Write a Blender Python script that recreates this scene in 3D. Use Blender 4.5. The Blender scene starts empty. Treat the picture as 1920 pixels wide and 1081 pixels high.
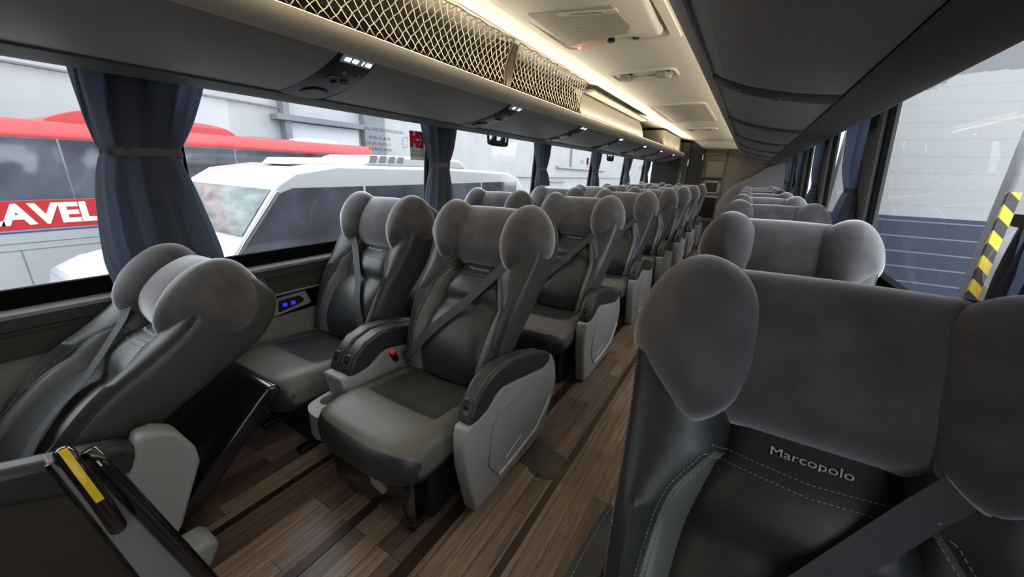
import bpy, bmesh, math, random
import numpy as np
from mathutils import Vector, Matrix
random.seed(7); rng = np.random.default_rng(7)
S = bpy.context.scene
COL = S.collection
PI = math.pi
ORD = ['first', 'second', 'third', 'fourth', 'fifth', 'sixth', 'seventh', 'eighth', 'ninth', 'tenth']

# ------------------------------------------------------------------ materials
def nmat(name):
    m = bpy.data.materials.new(name); m.use_nodes = True
    nt = m.node_tree
    return m, nt, nt.nodes['Principled BSDF']
def lk(nt, a, b): nt.links.new(a, b)
def mk(name, col, rough=.5, metal=0, spec=.5, noise=0, nscale=20, bump=0, bscale=80, sheen=0, coat=0, emit=None, estr=0, rn=0, stretch=None):
    m, nt, b = nmat(name)
    b.inputs['Base Color'].default_value = (*col, 1)
    b.inputs['Roughness'].default_value = rough
    b.inputs['Metallic'].default_value = metal
    b.inputs['Specular IOR Level'].default_value = spec
    if sheen:
        b.inputs['Sheen Weight'].default_value = sheen; b.inputs['Sheen Roughness'].default_value = .30
        b.inputs['Sheen Tint'].default_value = (.9, .92, 1, 1)
    if coat: b.inputs['Coat Weight'].default_value = coat; b.inputs['Coat Roughness'].default_value = .12
    if emit: b.inputs['Emission Color'].default_value = (*emit, 1); b.inputs['Emission Strength'].default_value = estr
    if noise or bump or rn:
        tc = nt.nodes.new('ShaderNodeTexCoord')
        src = tc.outputs['Object']
        if stretch:
            mp = nt.nodes.new('ShaderNodeMapping'); mp.inputs['Scale'].default_value = stretch
            lk(nt, src, mp.inputs['Vector']); src = mp.outputs['Vector']
    if noise or rn:
        n = nt.nodes.new('ShaderNodeTexNoise'); n.inputs['Scale'].default_value = nscale; n.inputs['Detail'].default_value = 5
        lk(nt, src, n.inputs['Vector'])
    if noise:
        r = nt.nodes.new('ShaderNodeValToRGB')
        r.color_ramp.elements[0].position = .3; r.color_ramp.elements[1].position = .7
        r.color_ramp.elements[0].color = (*[c*(1-noise) for c in col], 1)
        r.color_ramp.elements[1].color = (*[min(1, c*(1+noise)) for c in col], 1)
        lk(nt, n.outputs['Fac'], r.inputs['Fac']); lk(nt, r.outputs['Color'], b.inputs['Base Color'])
    if rn:
        mr = nt.nodes.new('ShaderNodeMapRange'); mr.inputs['To Min'].default_value = rough-rn; mr.inputs['To Max'].default_value = rough+rn
        lk(nt, n.outputs['Fac'], mr.inputs['Value']); lk(nt, mr.outputs['Result'], b.inputs['Roughness'])
    if bump:
        n2 = nt.nodes.new('ShaderNodeTexNoise'); n2.inputs['Scale'].default_value = bscale; n2.inputs['Detail'].default_value = 3
        lk(nt, src, n2.inputs['Vector'])
        bp = nt.nodes.new('ShaderNodeBump'); bp.inputs['Strength'].default_value = bump; bp.inputs['Distance'].default_value = .01
        lk(nt, n2.outputs['Fac'], bp.inputs['Height']); lk(nt, bp.outputs['Normal'], b.inputs['Normal'])
    return m
def glass(name, tint=(1, 1, 1), refl=1.0, opac=0.0, dark=(.02, .02, .025)):
    m = bpy.data.materials.new(name); m.use_nodes = True; nt = m.node_tree; nt.nodes.clear()
    out = nt.nodes.new('ShaderNodeOutputMaterial'); t = nt.nodes.new('ShaderNodeBsdfTransparent'); t.inputs[0].default_value = (*tint, 1)
    g = nt.nodes.new('ShaderNodeBsdfGlossy'); g.inputs['Roughness'].default_value = .02
    fr = nt.nodes.new('ShaderNodeLayerWeight'); fr.inputs['Blend'].default_value = .5
    pw = nt.nodes.new('ShaderNodeMath'); pw.operation = 'POWER'; pw.inputs[1].default_value = 5; lk(nt, fr.outputs['Facing'], pw.inputs[0])
    mu = nt.nodes.new('ShaderNodeMath'); mu.operation = 'MULTIPLY_ADD'; mu.inputs[1].default_value = .85; mu.inputs[2].default_value = .045*refl; mu.use_clamp = True
    lk(nt, pw.outputs[0], mu.inputs[0]); base = t.outputs[0]
    if opac:
        d = nt.nodes.new('ShaderNodeBsdfDiffuse'); d.inputs[0].default_value = (*dark, 1)
        mm = nt.nodes.new('ShaderNodeMixShader'); mm.inputs[0].default_value = opac
        lk(nt, t.outputs[0], mm.inputs[1]); lk(nt, d.outputs[0], mm.inputs[2]); base = mm.outputs[0]
    mx = nt.nodes.new('ShaderNodeMixShader')
    lk(nt, mu.outputs[0], mx.inputs[0]); lk(nt, base, mx.inputs[1]); lk(nt, g.outputs[0], mx.inputs[2]); lk(nt, mx.outputs[0], out.inputs[0])
    return m
M = {}
M['velvet'] = mk('grey_velvet', (.088, .084, .086), 0.8, spec=.2, noise=.26, nscale=14, bump=.12, bscale=160, sheen=1.0)
def nap(m, col, rough):
    nt = m.node_tree; out = nt.nodes['Material Output']; b = nt.nodes['Principled BSDF']
    sh = nt.nodes.new('ShaderNodeBsdfSheen'); sh.inputs['Color'].default_value = (*col, 1); sh.inputs['Roughness'].default_value = rough
    ad = nt.nodes.new('ShaderNodeAddShader'); lk(nt, b.outputs[0], ad.inputs[0]); lk(nt, sh.outputs[0], ad.inputs[1]); lk(nt, ad.outputs[0], out.inputs[0])
nap(M["velvet"], (.98, .98, 1.0), .42)
M['leather'] = mk('dark_leather', (.031, .034, .033), .40, spec=.5, bump=.10, bscale=26, rn=.07, nscale=14)
M['stripe'] = mk('grey_leather_band', (.135, .14, .132), .42, bump=.08, bscale=26)
M['shell'] = mk('charcoal_leather', (.058, .058, .055), .46, bump=.06, bscale=60)
M['seat_top'] = mk('taupe_leather', (.135, .128, .11), .45, bump=.08, bscale=30)
M['seat_inset'] = mk('seat_inset_leather', (.042, .042, .039), .36, bump=.08, bscale=30)
M['black'] = mk('black_plastic', (.012, .012, .012), .45)
M['gloss_black'] = mk('gloss_black_vinyl', (.012, .013, .014), .16, coat=.6, bump=.03, bscale=12)
M['panel'] = mk('grey_plastic', (.385, .39, .385), .48, bump=.03, bscale=300)
M['panel_line'] = mk('pale_plastic_line', (.5, .5, .48), .4)
M['edge_line'] = mk('edge_line_white', (.8, .8, .78), .4)
M['thread'] = mk('grey_thread', (.30, .31, .30), .7)
M['piping'] = mk('pale_piping', (.34, .33, .32), .6)
M['belt'] = mk('belt_webbing', (.036, .038, .042), .6, bump=.1, bscale=300)
M['red_plastic'] = mk('red_buckle_plastic', (.75, .04, .015), .4)
M['logo'] = mk('pale_logo_thread', (.5, .5, .5), .5)
M['button'] = mk('button_plastic', (.05, .05, .048), .4)
M['rack'] = mk('rack_grey_plastic', (.36, .35, .335), .5, bump=.02, bscale=200)
M['nose'] = mk('rack_nose_beige', (.66, .62, .53), .5)
M['nose_trim'] = mk('rack_trim_grey', (.36, .355, .335), .5)
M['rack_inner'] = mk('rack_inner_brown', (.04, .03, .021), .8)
M['ceil'] = mk('ceiling_cream', (.74, .71, .63), .55)
M['ceil2'] = mk('ceiling_grey_cream', (.74, .71, .63), .55)
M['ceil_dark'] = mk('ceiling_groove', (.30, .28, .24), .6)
M['grille'] = mk('grille_beige', (.46, .44, .37), .6)
M['net'] = mk('net_cord_tan', (.52, .47, .38), .7)
M['net_dark'] = mk('net_edge_cord', (.13, .11, .085), .8)
M['console'] = mk('console_black', (.022, .022, .021), .35)
M['chrome'] = mk('satin_metal', (.6, .6, .6), .3, metal=1)
M['digit'] = mk('lit_digit', (1, 1, 1), .5, emit=(.93, .96, 1), estr=5)
M['screen'] = mk('display_screen', (.06, .065, .07), .25, emit=(.6, .7, .8), estr=.12)
M['redled'] = mk('red_led', (1, .05, .05), .4, emit=(1, .03, .05), estr=30)
M['blueled'] = mk('blue_led', (0, 0, 1), .4, emit=(.01, .01, 1), estr=3)
M['wall'] = mk('beige_side_panel', (.30, .285, .24), .6, bump=.03, bscale=200)
M['band'] = mk('dark_side_band', (.062, .058, .05), .5, bump=.05, bscale=120, stretch=(1, .05, 1))
M['lip'] = mk('sill_lip_grey', (.36, .35, .32), .3, metal=.3)
M['gasket'] = mk('black_gasket', (.006, .006, .006), .9, spec=.08)
M['pillar'] = mk('pillar_grey', (.085, .083, .078), .6)
M['partition_grey'] = mk('partition_grey', (.19, .195, .19), .5)
M['beige'] = mk('rear_beige', (.36, .32, .26), .6)
M['darkpanel'] = mk('rear_dark_panel', (.028, .027, .024), .5)
M['curtain_fabric'] = mk('blue_grey_curtain', (.115, .12, .135), .75, sheen=.3, bump=.08, bscale=220)
def translucent(m, f, col):
    nt = m.node_tree; out = nt.nodes['Material Output']; b = nt.nodes['Principled BSDF']
    t = nt.nodes.new('ShaderNodeBsdfTranslucent'); t.inputs[0].default_value = (*col, 1); mx = nt.nodes.new('ShaderNodeMixShader'); mx.inputs[0].default_value = f
    lk(nt, b.outputs[0], mx.inputs[1]); lk(nt, t.outputs[0], mx.inputs[2]); lk(nt, mx.outputs[0], out.inputs[0])
translucent(M['curtain_fabric'], .45, (.40, .45, .56))
M['curtain_tie'] = mk('curtain_tie_fabric', (.12, .115, .11), .8)
M['yellow'] = mk('yellow_tape', (.85, .55, .02), .4)
M['handle'] = mk('gloss_black_handle', (.010, .009, .009), .10, coat=.8)
M['carpet'] = mk('brown_carpet', (.042, .036, .030), .9, bump=.2, bscale=400)
M['lever'] = mk('lever_grey', (.17, .17, .165), .4)
M['white_paint'] = mk('white_coach_paint', (0.3696, 0.378, 0.3864), .25, coat=.4)
M['red_paint'] = mk('red_coach_paint', (0.3528, 0.0151, 0.0168), .3, coat=.3)
M['coach_white'] = mk('coach_side_white', (0.2856, 0.2982, 0.3108), .4)
M['dark_glass'] = mk('dark_coach_glass', (.06, .065, .08), .06, spec=.9, noise=.5, nscale=1.6)
M['windshield'] = mk('green_tint_windshield', (.16, .19, .19), .08, spec=.8, noise=.6, nscale=2.2, stretch=(1, 1, 3))
M['tyre'] = mk('tyre_rubber', (.02, .02, .02), .9)
M['blue_paint'] = mk('blue_line_paint', (.02, .05, .2), .4)
M['garage_floor'] = mk('garage_concrete', (0.2352, 0.2352, 0.2352), .8, noise=.2, nscale=2)
M['garage_wall'] = mk('garage_plaster', (0.2898, 0.294, 0.3007), .85, noise=.07, nscale=1.3, bump=.1, bscale=6)
M['concrete_grey'] = mk('concrete_grey', (0.126, 0.1344, 0.1512), .85, noise=.1, nscale=4)
M['sheet_white'] = mk('white_sheet_panel', (0.3948, 0.4116, 0.4368), .6)
M['pipe'] = mk('grey_pipe', (0.21, 0.2142, 0.2226), .6)
M['steel'] = mk('brown_steel', (.19, .16, .155), .6)
M['orange'] = mk('orange_drum', (.45, .17, .02), .6)
M['lamp'] = mk('warm_strip', (1, .9, .7), .5, emit=(1, .88, .68), estr=46)
M['sticker_white'] = mk('sticker_white', (.8, .8, .78), .5)
M['sticker_red'] = mk('sticker_red', (.70, .015, .02), .4)
M['sticker_ink'] = mk('sticker_ink', (.10, .10, .11), .6)
M['glass'] = glass('window_glass', (.94, .96, .97), 1.0)
M['glass_side'] = glass('window_glass_single_side', (.94, .96, .98), 1.1)
M['drain'] = mk('drain_cover', (.105, .095, .082), .4, bump=.06, bscale=300)
M['pale_strip'] = mk('pale_glowing_strip', (.8, .85, .75), .5, emit=(.9, 1, .85), estr=.8)  # thin pale strips with a faint emission of their own
M['yellow_green'] = mk('yellow_grab_rail', (.55, .6, .05), .4)
M['cold_glass'] = mk('dark_oven_glass', (.05, .045, .03), .2)
M['metal_frame'] = mk('pale_metal_frame', (.5, .47, .4), .4)
M['fairing'] = mk('pale_grey_fairing', (.42, .42, .42), .5)

def wood():
    m, nt, b = nmat('wood_floor')
    tc = nt.nodes.new('ShaderNodeTexCoord'); sp = nt.nodes.new('ShaderNodeSeparateXYZ'); lk(nt, tc.outputs['Object'], sp.inputs[0])
    cb = nt.nodes.new('ShaderNodeCombineXYZ'); lk(nt, sp.outputs['Y'], cb.inputs['X']); lk(nt, sp.outputs['X'], cb.inputs['Y'])
    br = nt.nodes.new('ShaderNodeTexBrick')
    br.inputs['Scale'].default_value = 1; br.inputs['Brick Width'].default_value = .62; br.inputs['Row Height'].default_value = .064
    br.inputs['Mortar Size'].default_value = .0013; br.inputs['Mortar Smooth'].default_value = .3; br.offset = .37; br.offset_frequency = 3
    br.inputs['Color1'].default_value = (.165, .110, .084, 1); br.inputs['Color2'].default_value = (.44, .315, .235, 1); br.inputs['Mortar'].default_value = (.04, .026, .018, 1)
    lk(nt, cb.outputs[0], br.inputs['Vector'])
    mp = nt.nodes.new('ShaderNodeMapping'); mp.inputs['Scale'].default_value = (1.6, 26, 1); lk(nt, cb.outputs[0], mp.inputs['Vector'])
    n = nt.nodes.new('ShaderNodeTexNoise'); n.inputs['Scale'].default_value = 2.6; n.inputs['Detail'].default_value = 7; n.inputs['Distortion'].default_value = .8
    lk(nt, mp.outputs[0], n.inputs['Vector'])
    mr = nt.nodes.new('ShaderNodeMapRange'); mr.inputs['From Min'].default_value = .3; mr.inputs['From Max'].default_value = .7; mr.inputs['To Min'].default_value = .55; mr.inputs['To Max'].default_value = 1.3
    lk(nt, n.outputs['Fac'], mr.inputs['Value'])
    mx = nt.nodes.new('ShaderNodeMix'); mx.data_type = 'RGBA'; mx.blend_type = 'MULTIPLY'; mx.inputs[0].default_value = 1
    lk(nt, br.outputs['Color'], mx.inputs[6]); lk(nt, mr.outputs['Result'], mx.inputs[7]); lk(nt, mx.outputs[2], b.inputs['Base Color'])
    b.inputs['Roughness'].default_value = .36
    return m
M['wood'] = wood()
M['wood_dark'] = mk('dark_floor_strip', (.045, .028, .02), .4)
def blockwall():
    m, nt, b = nmat('painted_block_wall')
    tc = nt.nodes.new('ShaderNodeTexCoord'); sp = nt.nodes.new('ShaderNodeSeparateXYZ'); lk(nt, tc.outputs['Object'], sp.inputs[0])
    cb = nt.nodes.new('ShaderNodeCombineXYZ'); lk(nt, sp.outputs['X'], cb.inputs['X']); lk(nt, sp.outputs['Z'], cb.inputs['Y'])
    def brick(c1, c2, mo):
        br = nt.nodes.new('ShaderNodeTexBrick'); br.inputs['Scale'].default_value = 1; br.inputs['Brick Width'].default_value = 40; br.inputs['Row Height'].default_value = .2
        br.inputs['Mortar Size'].default_value = .009; br.inputs['Color1'].default_value = (*c1, 1); br.inputs['Color2'].default_value = (*c2, 1); br.inputs['Mortar'].default_value = (*mo, 1)
        lk(nt, cb.outputs[0], br.inputs['Vector']); return br
    w = brick((.32, .325, .325), (.33, .335, .335), (.295, .30, .295)); d = brick((.031, .04, .068), (.033, .042, .07), (.15, .165, .195))
    st = nt.nodes.new('ShaderNodeMath'); st.operation = 'GREATER_THAN'; st.inputs[1].default_value = .86; lk(nt, sp.outputs['Z'], st.inputs[0])
    n = nt.nodes.new('ShaderNodeTexNoise'); n.inputs['Scale'].default_value = 1.8; n.inputs['Detail'].default_value = 6; lk(nt, tc.outputs['Object'], n.inputs['Vector'])
    # bare grey patches high on the wall
    ad = nt.nodes.new('ShaderNodeMath'); ad.operation = 'MULTIPLY_ADD'; ad.inputs[1].default_value = 1.1; lk(nt, n.outputs['Fac'], ad.inputs[0]); lk(nt, sp.outputs['Z'], ad.inputs[2])
    gt = nt.nodes.new('ShaderNodeMath'); gt.operation = 'GREATER_THAN'; gt.inputs[1].default_value = 3.05; lk(nt, ad.outputs[0], gt.inputs[0])
    m1 = nt.nodes.new('ShaderNodeMix'); m1.data_type = 'RGBA'; lk(nt, st.outputs[0], m1.inputs[0]); lk(nt, d.outputs['Color'], m1.inputs[6]); lk(nt, w.outputs['Color'], m1.inputs[7])
    m2 = nt.nodes.new('ShaderNodeMix'); m2.data_type = 'RGBA'; lk(nt, gt.outputs[0], m2.inputs[0]); lk(nt, m1.outputs[2], m2.inputs[6]); m2.inputs[7].default_value = (.17, .175, .185, 1)
    lk(nt, m2.outputs[2], b.inputs['Base Color']); b.inputs['Roughness'].default_value = .8
    return m
M['blockwall'] = blockwall()
def hazard():
    m, nt, b = nmat('hazard_tape')
    tc = nt.nodes.new('ShaderNodeTexCoord'); w = nt.nodes.new('ShaderNodeTexWave'); w.wave_type = 'BANDS'; w.bands_direction = 'DIAGONAL'
    w.inputs['Scale'].default_value = 3.6; lk(nt, tc.outputs['Object'], w.inputs['Vector'])
    r = nt.nodes.new('ShaderNodeValToRGB'); r.color_ramp.interpolation = 'CONSTANT'; r.color_ramp.elements[0].color = (.05, .05, .055, 1)
    r.color_ramp.elements[1].position = .5; r.color_ramp.elements[1].color = (.8, .62, .05, 1)
    lk(nt, w.outputs['Fac'], r.inputs['Fac']); lk(nt, r.outputs['Color'], b.inputs['Base Color']); return m
M['hazard'] = hazard()

# ------------------------------------------------------------------ mesh helpers
def cr(pts, n=4, closed=False):
    P = np.array(pts, float); N = len(P); out = []
    segs = N if closed else N-1
    for i in range(segs):
        if closed: a, b, c, d = P[(i-1) % N], P[i], P[(i+1) % N], P[(i+2) % N]
        else:
            b, c = P[i], P[i+1]; a = P[i-1] if i > 0 else 2*b-c; d = P[i+2] if i+2 < N else 2*c-b
        for k in range(n):
            t = k/n
            out.append(.5*((2*b)+(-a+c)*t+(2*a-5*b+4*c-d)*t*t+(-a+3*b-3*c+d)*t**3))
    if not closed: out.append(P[-1])
    return np.array(out)
def ip(xs, ys):
    """smooth 1-d interpolation through control values"""
    c = cr(np.stack([np.array(xs, float), np.array(ys, float)], 1), 12)
    return lambda t: np.interp(t, c[:, 0], c[:, 1])
class MB:
    def __init__(s): s.v = []; s.f = []; s.m = []
    def add(s, vs, fs, mi=0):
        o = len(s.v); s.v += [tuple(map(float, v)) for v in vs]
        for k, f in enumerate(fs): s.f.append([o+i for i in f]); s.m.append(mi[k] if isinstance(mi, (list, tuple)) else mi)
        return s
    def grid(s, P, cu=False, cv=False, mi=0, cap0=False, cap1=False):
        P = np.asarray(P, float); nu, nv = P.shape[:2]; fs = []; ms = []
        for i in range(nu if cu else nu-1):
            for j in range(nv if cv else nv-1):
                fs.append((i*nv+j, i*nv+(j+1) % nv, ((i+1) % nu)*nv+(j+1) % nv, ((i+1) % nu)*nv+j))
                ms.append(mi(i, j) if callable(mi) else mi)
        if cap0: fs.append(tuple(range(nv))); ms.append(0 if callable(mi) else mi)
        if cap1: fs.append(tuple((nu-1)*nv+j for j in range(nv))); ms.append(0 if callable(mi) else mi)
        return s.add(P.reshape(-1, 3), fs, ms)
    def box(s, x0, x1, y0, y1, z0, z1, mi=0):
        v = [(x, y, z) for x in (x0, x1) for y in (y0, y1) for z in (z0, z1)]
        return s.add(v, [(0, 1, 3, 2), (4, 6, 7, 5), (0, 4, 5, 1), (2, 3, 7, 6), (0, 2, 6, 4), (1, 5, 7, 3)], mi)
    def prism(s, poly, axis, a0, a1, mi=0):
        n = len(poly); f = {'x': lambda p, a: (a, p[0], p[1]), 'y': lambda p, a: (p[0], a, p[1]), 'z': lambda p, a: (p[0], p[1], a)}[axis]
        v = [f(p, a0) for p in poly]+[f(p, a1) for p in poly]
        return s.add(v, [tuple(range(n)), tuple(range(2*n-1, n-1, -1))]+[(i, (i+1) % n, n+(i+1) % n, n+i) for i in range(n)], mi)
    def tube(s, path, r, n=8, closed=False, mi=0, flat=1.0):
        P = np.asarray(path, float); N = len(P); rings = []
        T = np.gradient(P, axis=0) if not closed else np.roll(P, -1, 0)-np.roll(P, 1, 0)
        up = np.array([0, 0, 1.]); prev = None
        for i in range(N):
            t = T[i]/(np.linalg.norm(T[i])+1e-12)
            a = prev if prev is not None else (up if abs(t[2]) < .9 else np.array([1., 0, 0]))
            a = a-t*(a@t); a /= np.linalg.norm(a)+1e-12; prev = a; b = np.cross(t, a)
            rr = r[i] if hasattr(r, '__len__') else r
            rings.append([P[i]+rr*(math.cos(q)*a*flat+math.sin(q)*b) for q in np.linspace(0, 2*PI, n, endpoint=False)])
        return s.grid(rings, cu=closed, cv=True, mi=mi, cap0=not closed, cap1=not closed)
    def lathe(s, prof, c, ax='z', n=24, mi=0, cap0=False, cap1=False):
        c = np.array(c, float); R = []
        for r, h in prof:
            row = []
            for q in np.linspace(0, 2*PI, n, endpoint=False):
                u, w = r*math.cos(q), r*math.sin(q)
                row.append(c+np.array({'z': (u, w, h), 'x': (h, u, w), 'y': (u, h, w)}[ax]))
            R.append(row)
        return s.grid(R, cv=True, mi=mi, cap0=cap0, cap1=cap1)
    def ribbon(s, path, wdir, w, th, nrm, mi=0):
        """flat strap: path points, width direction, half width, thickness along nrm"""
        P = np.asarray(path, float); R = []
        for i, p in enumerate(P):
            wd = np.asarray(wdir[i] if np.ndim(wdir) == 2 else wdir, float); nn = np.asarray(nrm[i] if np.ndim(nrm) == 2 else nrm, float)
            R.append([p-wd*w, p+wd*w, p+wd*w+nn*th, p-wd*w+nn*th])
        return s.grid(R, cv=True, mi=mi, cap0=True, cap1=True)
    def build(s, name, mats, parent=None, smooth=40, bevel=0, seg=2, sub=0, loc=None, kind=None):
        me = bpy.data.meshes.new(name); me.from_pydata(s.v, [], s.f)
        bm = bmesh.new(); bm.from_mesh(me)
        bmesh.ops.recalc_face_normals(bm, faces=bm.faces); bm.to_mesh(me); bm.free()
        for m in (mats if isinstance(mats, (list, tuple)) else [mats]): me.materials.append(M[m])
        me.polygons.foreach_set('material_index', s.m)
        if smooth:
            me.shade_smooth(); me.set_sharp_from_angle(angle=math.radians(smooth))
        me.update()
        return link(name, me, parent, bevel, seg, sub, loc, kind)
def link(name, me, parent=None, bevel=0, seg=2, sub=0, loc=None, kind=None):
    o = bpy.data.objects.new(name, me); COL.objects.link(o)
    if parent: o.parent = parent
    if loc: o.location = loc
    if bevel:
        b = o.modifiers.new('bevel', 'BEVEL'); b.width = bevel; b.segments = seg; b.limit_method = 'ANGLE'; b.angle_limit = math.radians(35)
        b.harden_normals = False
    if sub:
        q = o.modifiers.new('sub', 'SUBSURF'); q.levels = sub; q.render_levels = sub
    if kind: o['kind'] = kind
    return o
def tag(o, label, cat, group=None):
    o['label'] = label; o['category'] = cat
    if group: o['group'] = group
    return o
def thing(name, label, cat, loc=(0, 0, 0), group=None, rotz=0):
    o = bpy.data.objects.new(name, None); COL.objects.link(o); o.location = loc; o.rotation_euler = (0, 0, rotz); o.empty_display_size = .1
    return tag(o, label, cat, group)
def kids(o): return list(o.children)
def dup(o, parent=None):
    c = o.copy(); COL.objects.link(c)
    if parent: c.parent = parent
    for k in kids(o): dup(k, c)
    return c
def text_mesh(body, size, ext=.0006, align='CENTER', bold=0.0, xs=1.0):
    cu = bpy.data.curves.new('t', 'FONT'); cu.body = body; cu.size = size; cu.extrude = ext; cu.align_x = align; cu.align_y = 'CENTER'; cu.resolution_u = 3; cu.offset = bold
    o = bpy.data.objects.new('t', cu); COL.objects.link(o)
    bpy.context.view_layer.update()
    dg = bpy.context.evaluated_depsgraph_get()
    me = bpy.data.meshes.new_from_object(o.evaluated_get(dg))
    bpy.data.objects.remove(o); bpy.data.curves.remove(cu)
    if xs != 1: me.transform(Matrix.Diagonal((xs, 1, 1, 1)))
    return me
def basis(o, X, Y, loc, parent=None):
    X = Vector(X).normalized(); Y = Vector(Y); Y = (Y-X*Y.dot(X)).normalized(); Z = X.cross(Y)
    m = Matrix((X, Y, Z)).transposed().to_4x4(); m.translation = Vector(loc)
    o.matrix_local = m
def text_obj(name, body, size, mat, X, Y, loc, parent=None, **kw):
    me = text_mesh(body, size, **kw); me.name = name; me.materials.clear(); me.materials.append(M[mat])
    o = link(name, me, parent); basis(o, X, Y, loc); return o

# ------------------------------------------------------------------ camera
F, YAW, PIT, ROL = 703.35, math.radians(30.9916), math.radians(17.4316), math.radians(1.7785)
H = 1.28
fw = Vector((-math.sin(YAW)*math.cos(PIT), math.cos(YAW)*math.cos(PIT), -math.sin(PIT)))
r0 = Vector((math.cos(YAW), math.sin(YAW), 0)); u0 = r0.cross(fw)
r1 = r0*math.cos(ROL)+u0*math.sin(ROL); u1 = -r0*math.sin(ROL)+u0*math.cos(ROL)
cam = bpy.data.cameras.new('camera'); camo = bpy.data.objects.new('camera', cam); COL.objects.link(camo)
mw = Matrix((r1, u1, -fw)).transposed().to_4x4(); mw.translation = (0, 0, H); camo.matrix_world = mw
cam.sensor_width = 36; cam.lens = F/1920*36; cam.clip_start = .02; cam.clip_end = 200
S.camera = camo

# ------------------------------------------------------------------ seat: shape functions (local frame: x across, y back, z up)
TH = math.radians(30); ST, CT = math.sin(TH), math.cos(TH); LEN = .80
def sp(s, a, n): return np.array([a, .10+ST*LEN*s-CT*n, .40+CT*LEN*s+ST*n])
c_f = ip([0, .12, .28, .38, .43, .50, .58, .66, .75, 1.05], [-.01, .035, .035, .012, -.006, .014, .004, -.022, -.04, -.05])
b_f = ip([0, .18, .38, .55, .70, .85, .95, 1.05], [.02, .055, .075, .062, .055, .07, .05, .02])
n_b = ip([0, .3, .6, .8, .92, 1.05], [-.06, -.10, -.145, -.172, -.165, -.12])
w_f = ip([0, .3, .6, .8, .93, 1.0, 1.05], [.245, .264, .284, .299, .293, .272, .255])
a_in = ip([0, .1, .3, .45, .585, .64, 1.05], [.58, .62, .62, .56, .45, .40, .40])
a_out = ip([0, .1, .2, .4, .5, .585, .64, 1.05], [.76, .79, .80, .74, .67, .52, .47, .47])
def front_n(s, q):
    """height of the front face at q = a/w"""
    q = abs(q); c = c_f(s); b = b_f(s); ai, ao = a_in(s), a_out(s)
    return np.interp(q, [0, ai*.75, ai, (ai+ao)/2, ao, (ao+1)/2, .95, 1.0], [c+.006, c+.002, c-.012, c+.3*(b-c), c+.55*(b-c), b, b-.012, b-.035])
def make_backrest():
    ss = list(np.linspace(0, 1.0, 44))+[1.015, 1.028, 1.036]; rows = []
    for s in ss:
        sh = 1.0 if s <= 1 else math.sqrt(max(.02, 1-((s-1)/.037)**2))
        w = w_f(min(s, 1)); s0 = min(s, 1); ai, ao = a_in(s0), a_out(s0); nb = n_b(s0)
        qs = [0, ai*.4, ai*.75, ai-.03, ai, ai+.03, (ai+ao)/2, ao-.025, ao, ao+.025, (ao+1)/2, .93, .985]
        half = [(q, front_n(s0, q)+(-.004 if k in (4, 8) else 0)) for k, q in enumerate(qs)]
        bn = b_f(s0)
        half += [(1.0, bn-.045), (1.005, bn*.4+nb*.6), (.995, nb+.03), (.95, nb+.008), (.7, nb-.004), (.35, nb-.008)]
        right = [(q*w, n) for q, n in half]; left = [(-a, n) for a, n in right[::-1]][:-1]
        loop = right+[(0, nb-.01)]+left
        cen = (bn+nb)/2-.01
        rows.append([sp(s, a*(.35+.65*sh) if sh < 1 else a, cen+(n-cen)*sh) for a, n in loop])
    nh = 19; nv = len(rows[0])
    def mi(i, j):
        k = j if j < nh else nv-1-j
        s = ss[min(i, len(ss)-1)]
        if 4 <= k < 8 and s < .60: return 1
        if k >= 12: return 2
        return 0
    return MB().grid(rows, cv=True, mi=mi, cap0=True, cap1=True)
def dashes(mb, fn, t0, t1, L, pitch=.0075, r=.0009):
    n = int(L/pitch)
    for i in range(n):
        ta = t0+(t1-t0)*i/n; tb = t0+(t1-t0)*(i+.6)/n
        mb.tube([fn(ta), fn(tb)], r, 4)
    return mb
def make_stitching(sg):
    mb = MB()
    if sg == 0:
        for off in (-.012, .012):
            dashes(mb, lambda q: sp(.590+off+.03*abs(q), q*w_f(.58), front_n(.590+off+.03*abs(q), q)+.0014), -.5, .5, .28)
        return mb
    if abs(sg) == 2: return dashes(mb, lambda t: sp(t, sg*.5*.985*w_f(t), front_n(t, .985)+.001), 0, .80, .66)
    for off in (-.028, .028):
        dashes(mb, lambda t: sp(t, sg*(a_out(t)+off)*w_f(t), front_n(t, a_out(t)+off)+.0012), .0, .60, .5)
    return mb
def make_headrest():
    prof = cr([(.668, -.045), (.698, .018), (.755, .058), (.84, .072), (.93, .062), (1.01, .025), (1.047, -.04), (1.04, -.115), (.97, -.17), (.85, -.185), (.77, -.165), (.70, -.10)], 5, True)
    rows = []
    for a in np.linspace(-.2, .2, 21):
        q = abs(a)/.2; k = 1-.10*q**2
        rows.append([sp(.84+(s-.84)*(1-.05*(1-q*q)*0-.02*q), a, -.05+(n+.05)*k) for s, n in prof])
    return MB().grid(rows, cv=True, cap0=True, cap1=True)
WOUT = cr([(.085, 0), (.035, .035), (.004, .10), (0, .17), (.012, .235), (.05, .29), (.105, .312), (.16, .295), (.203, .235), (.218, .165), (.212, .115), (.185, .082), (.135, .035)], 5, True)
WC = np.array([.108, .165])
def wing_n(da):  return .018-.30*max(0, da-.12)
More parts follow.
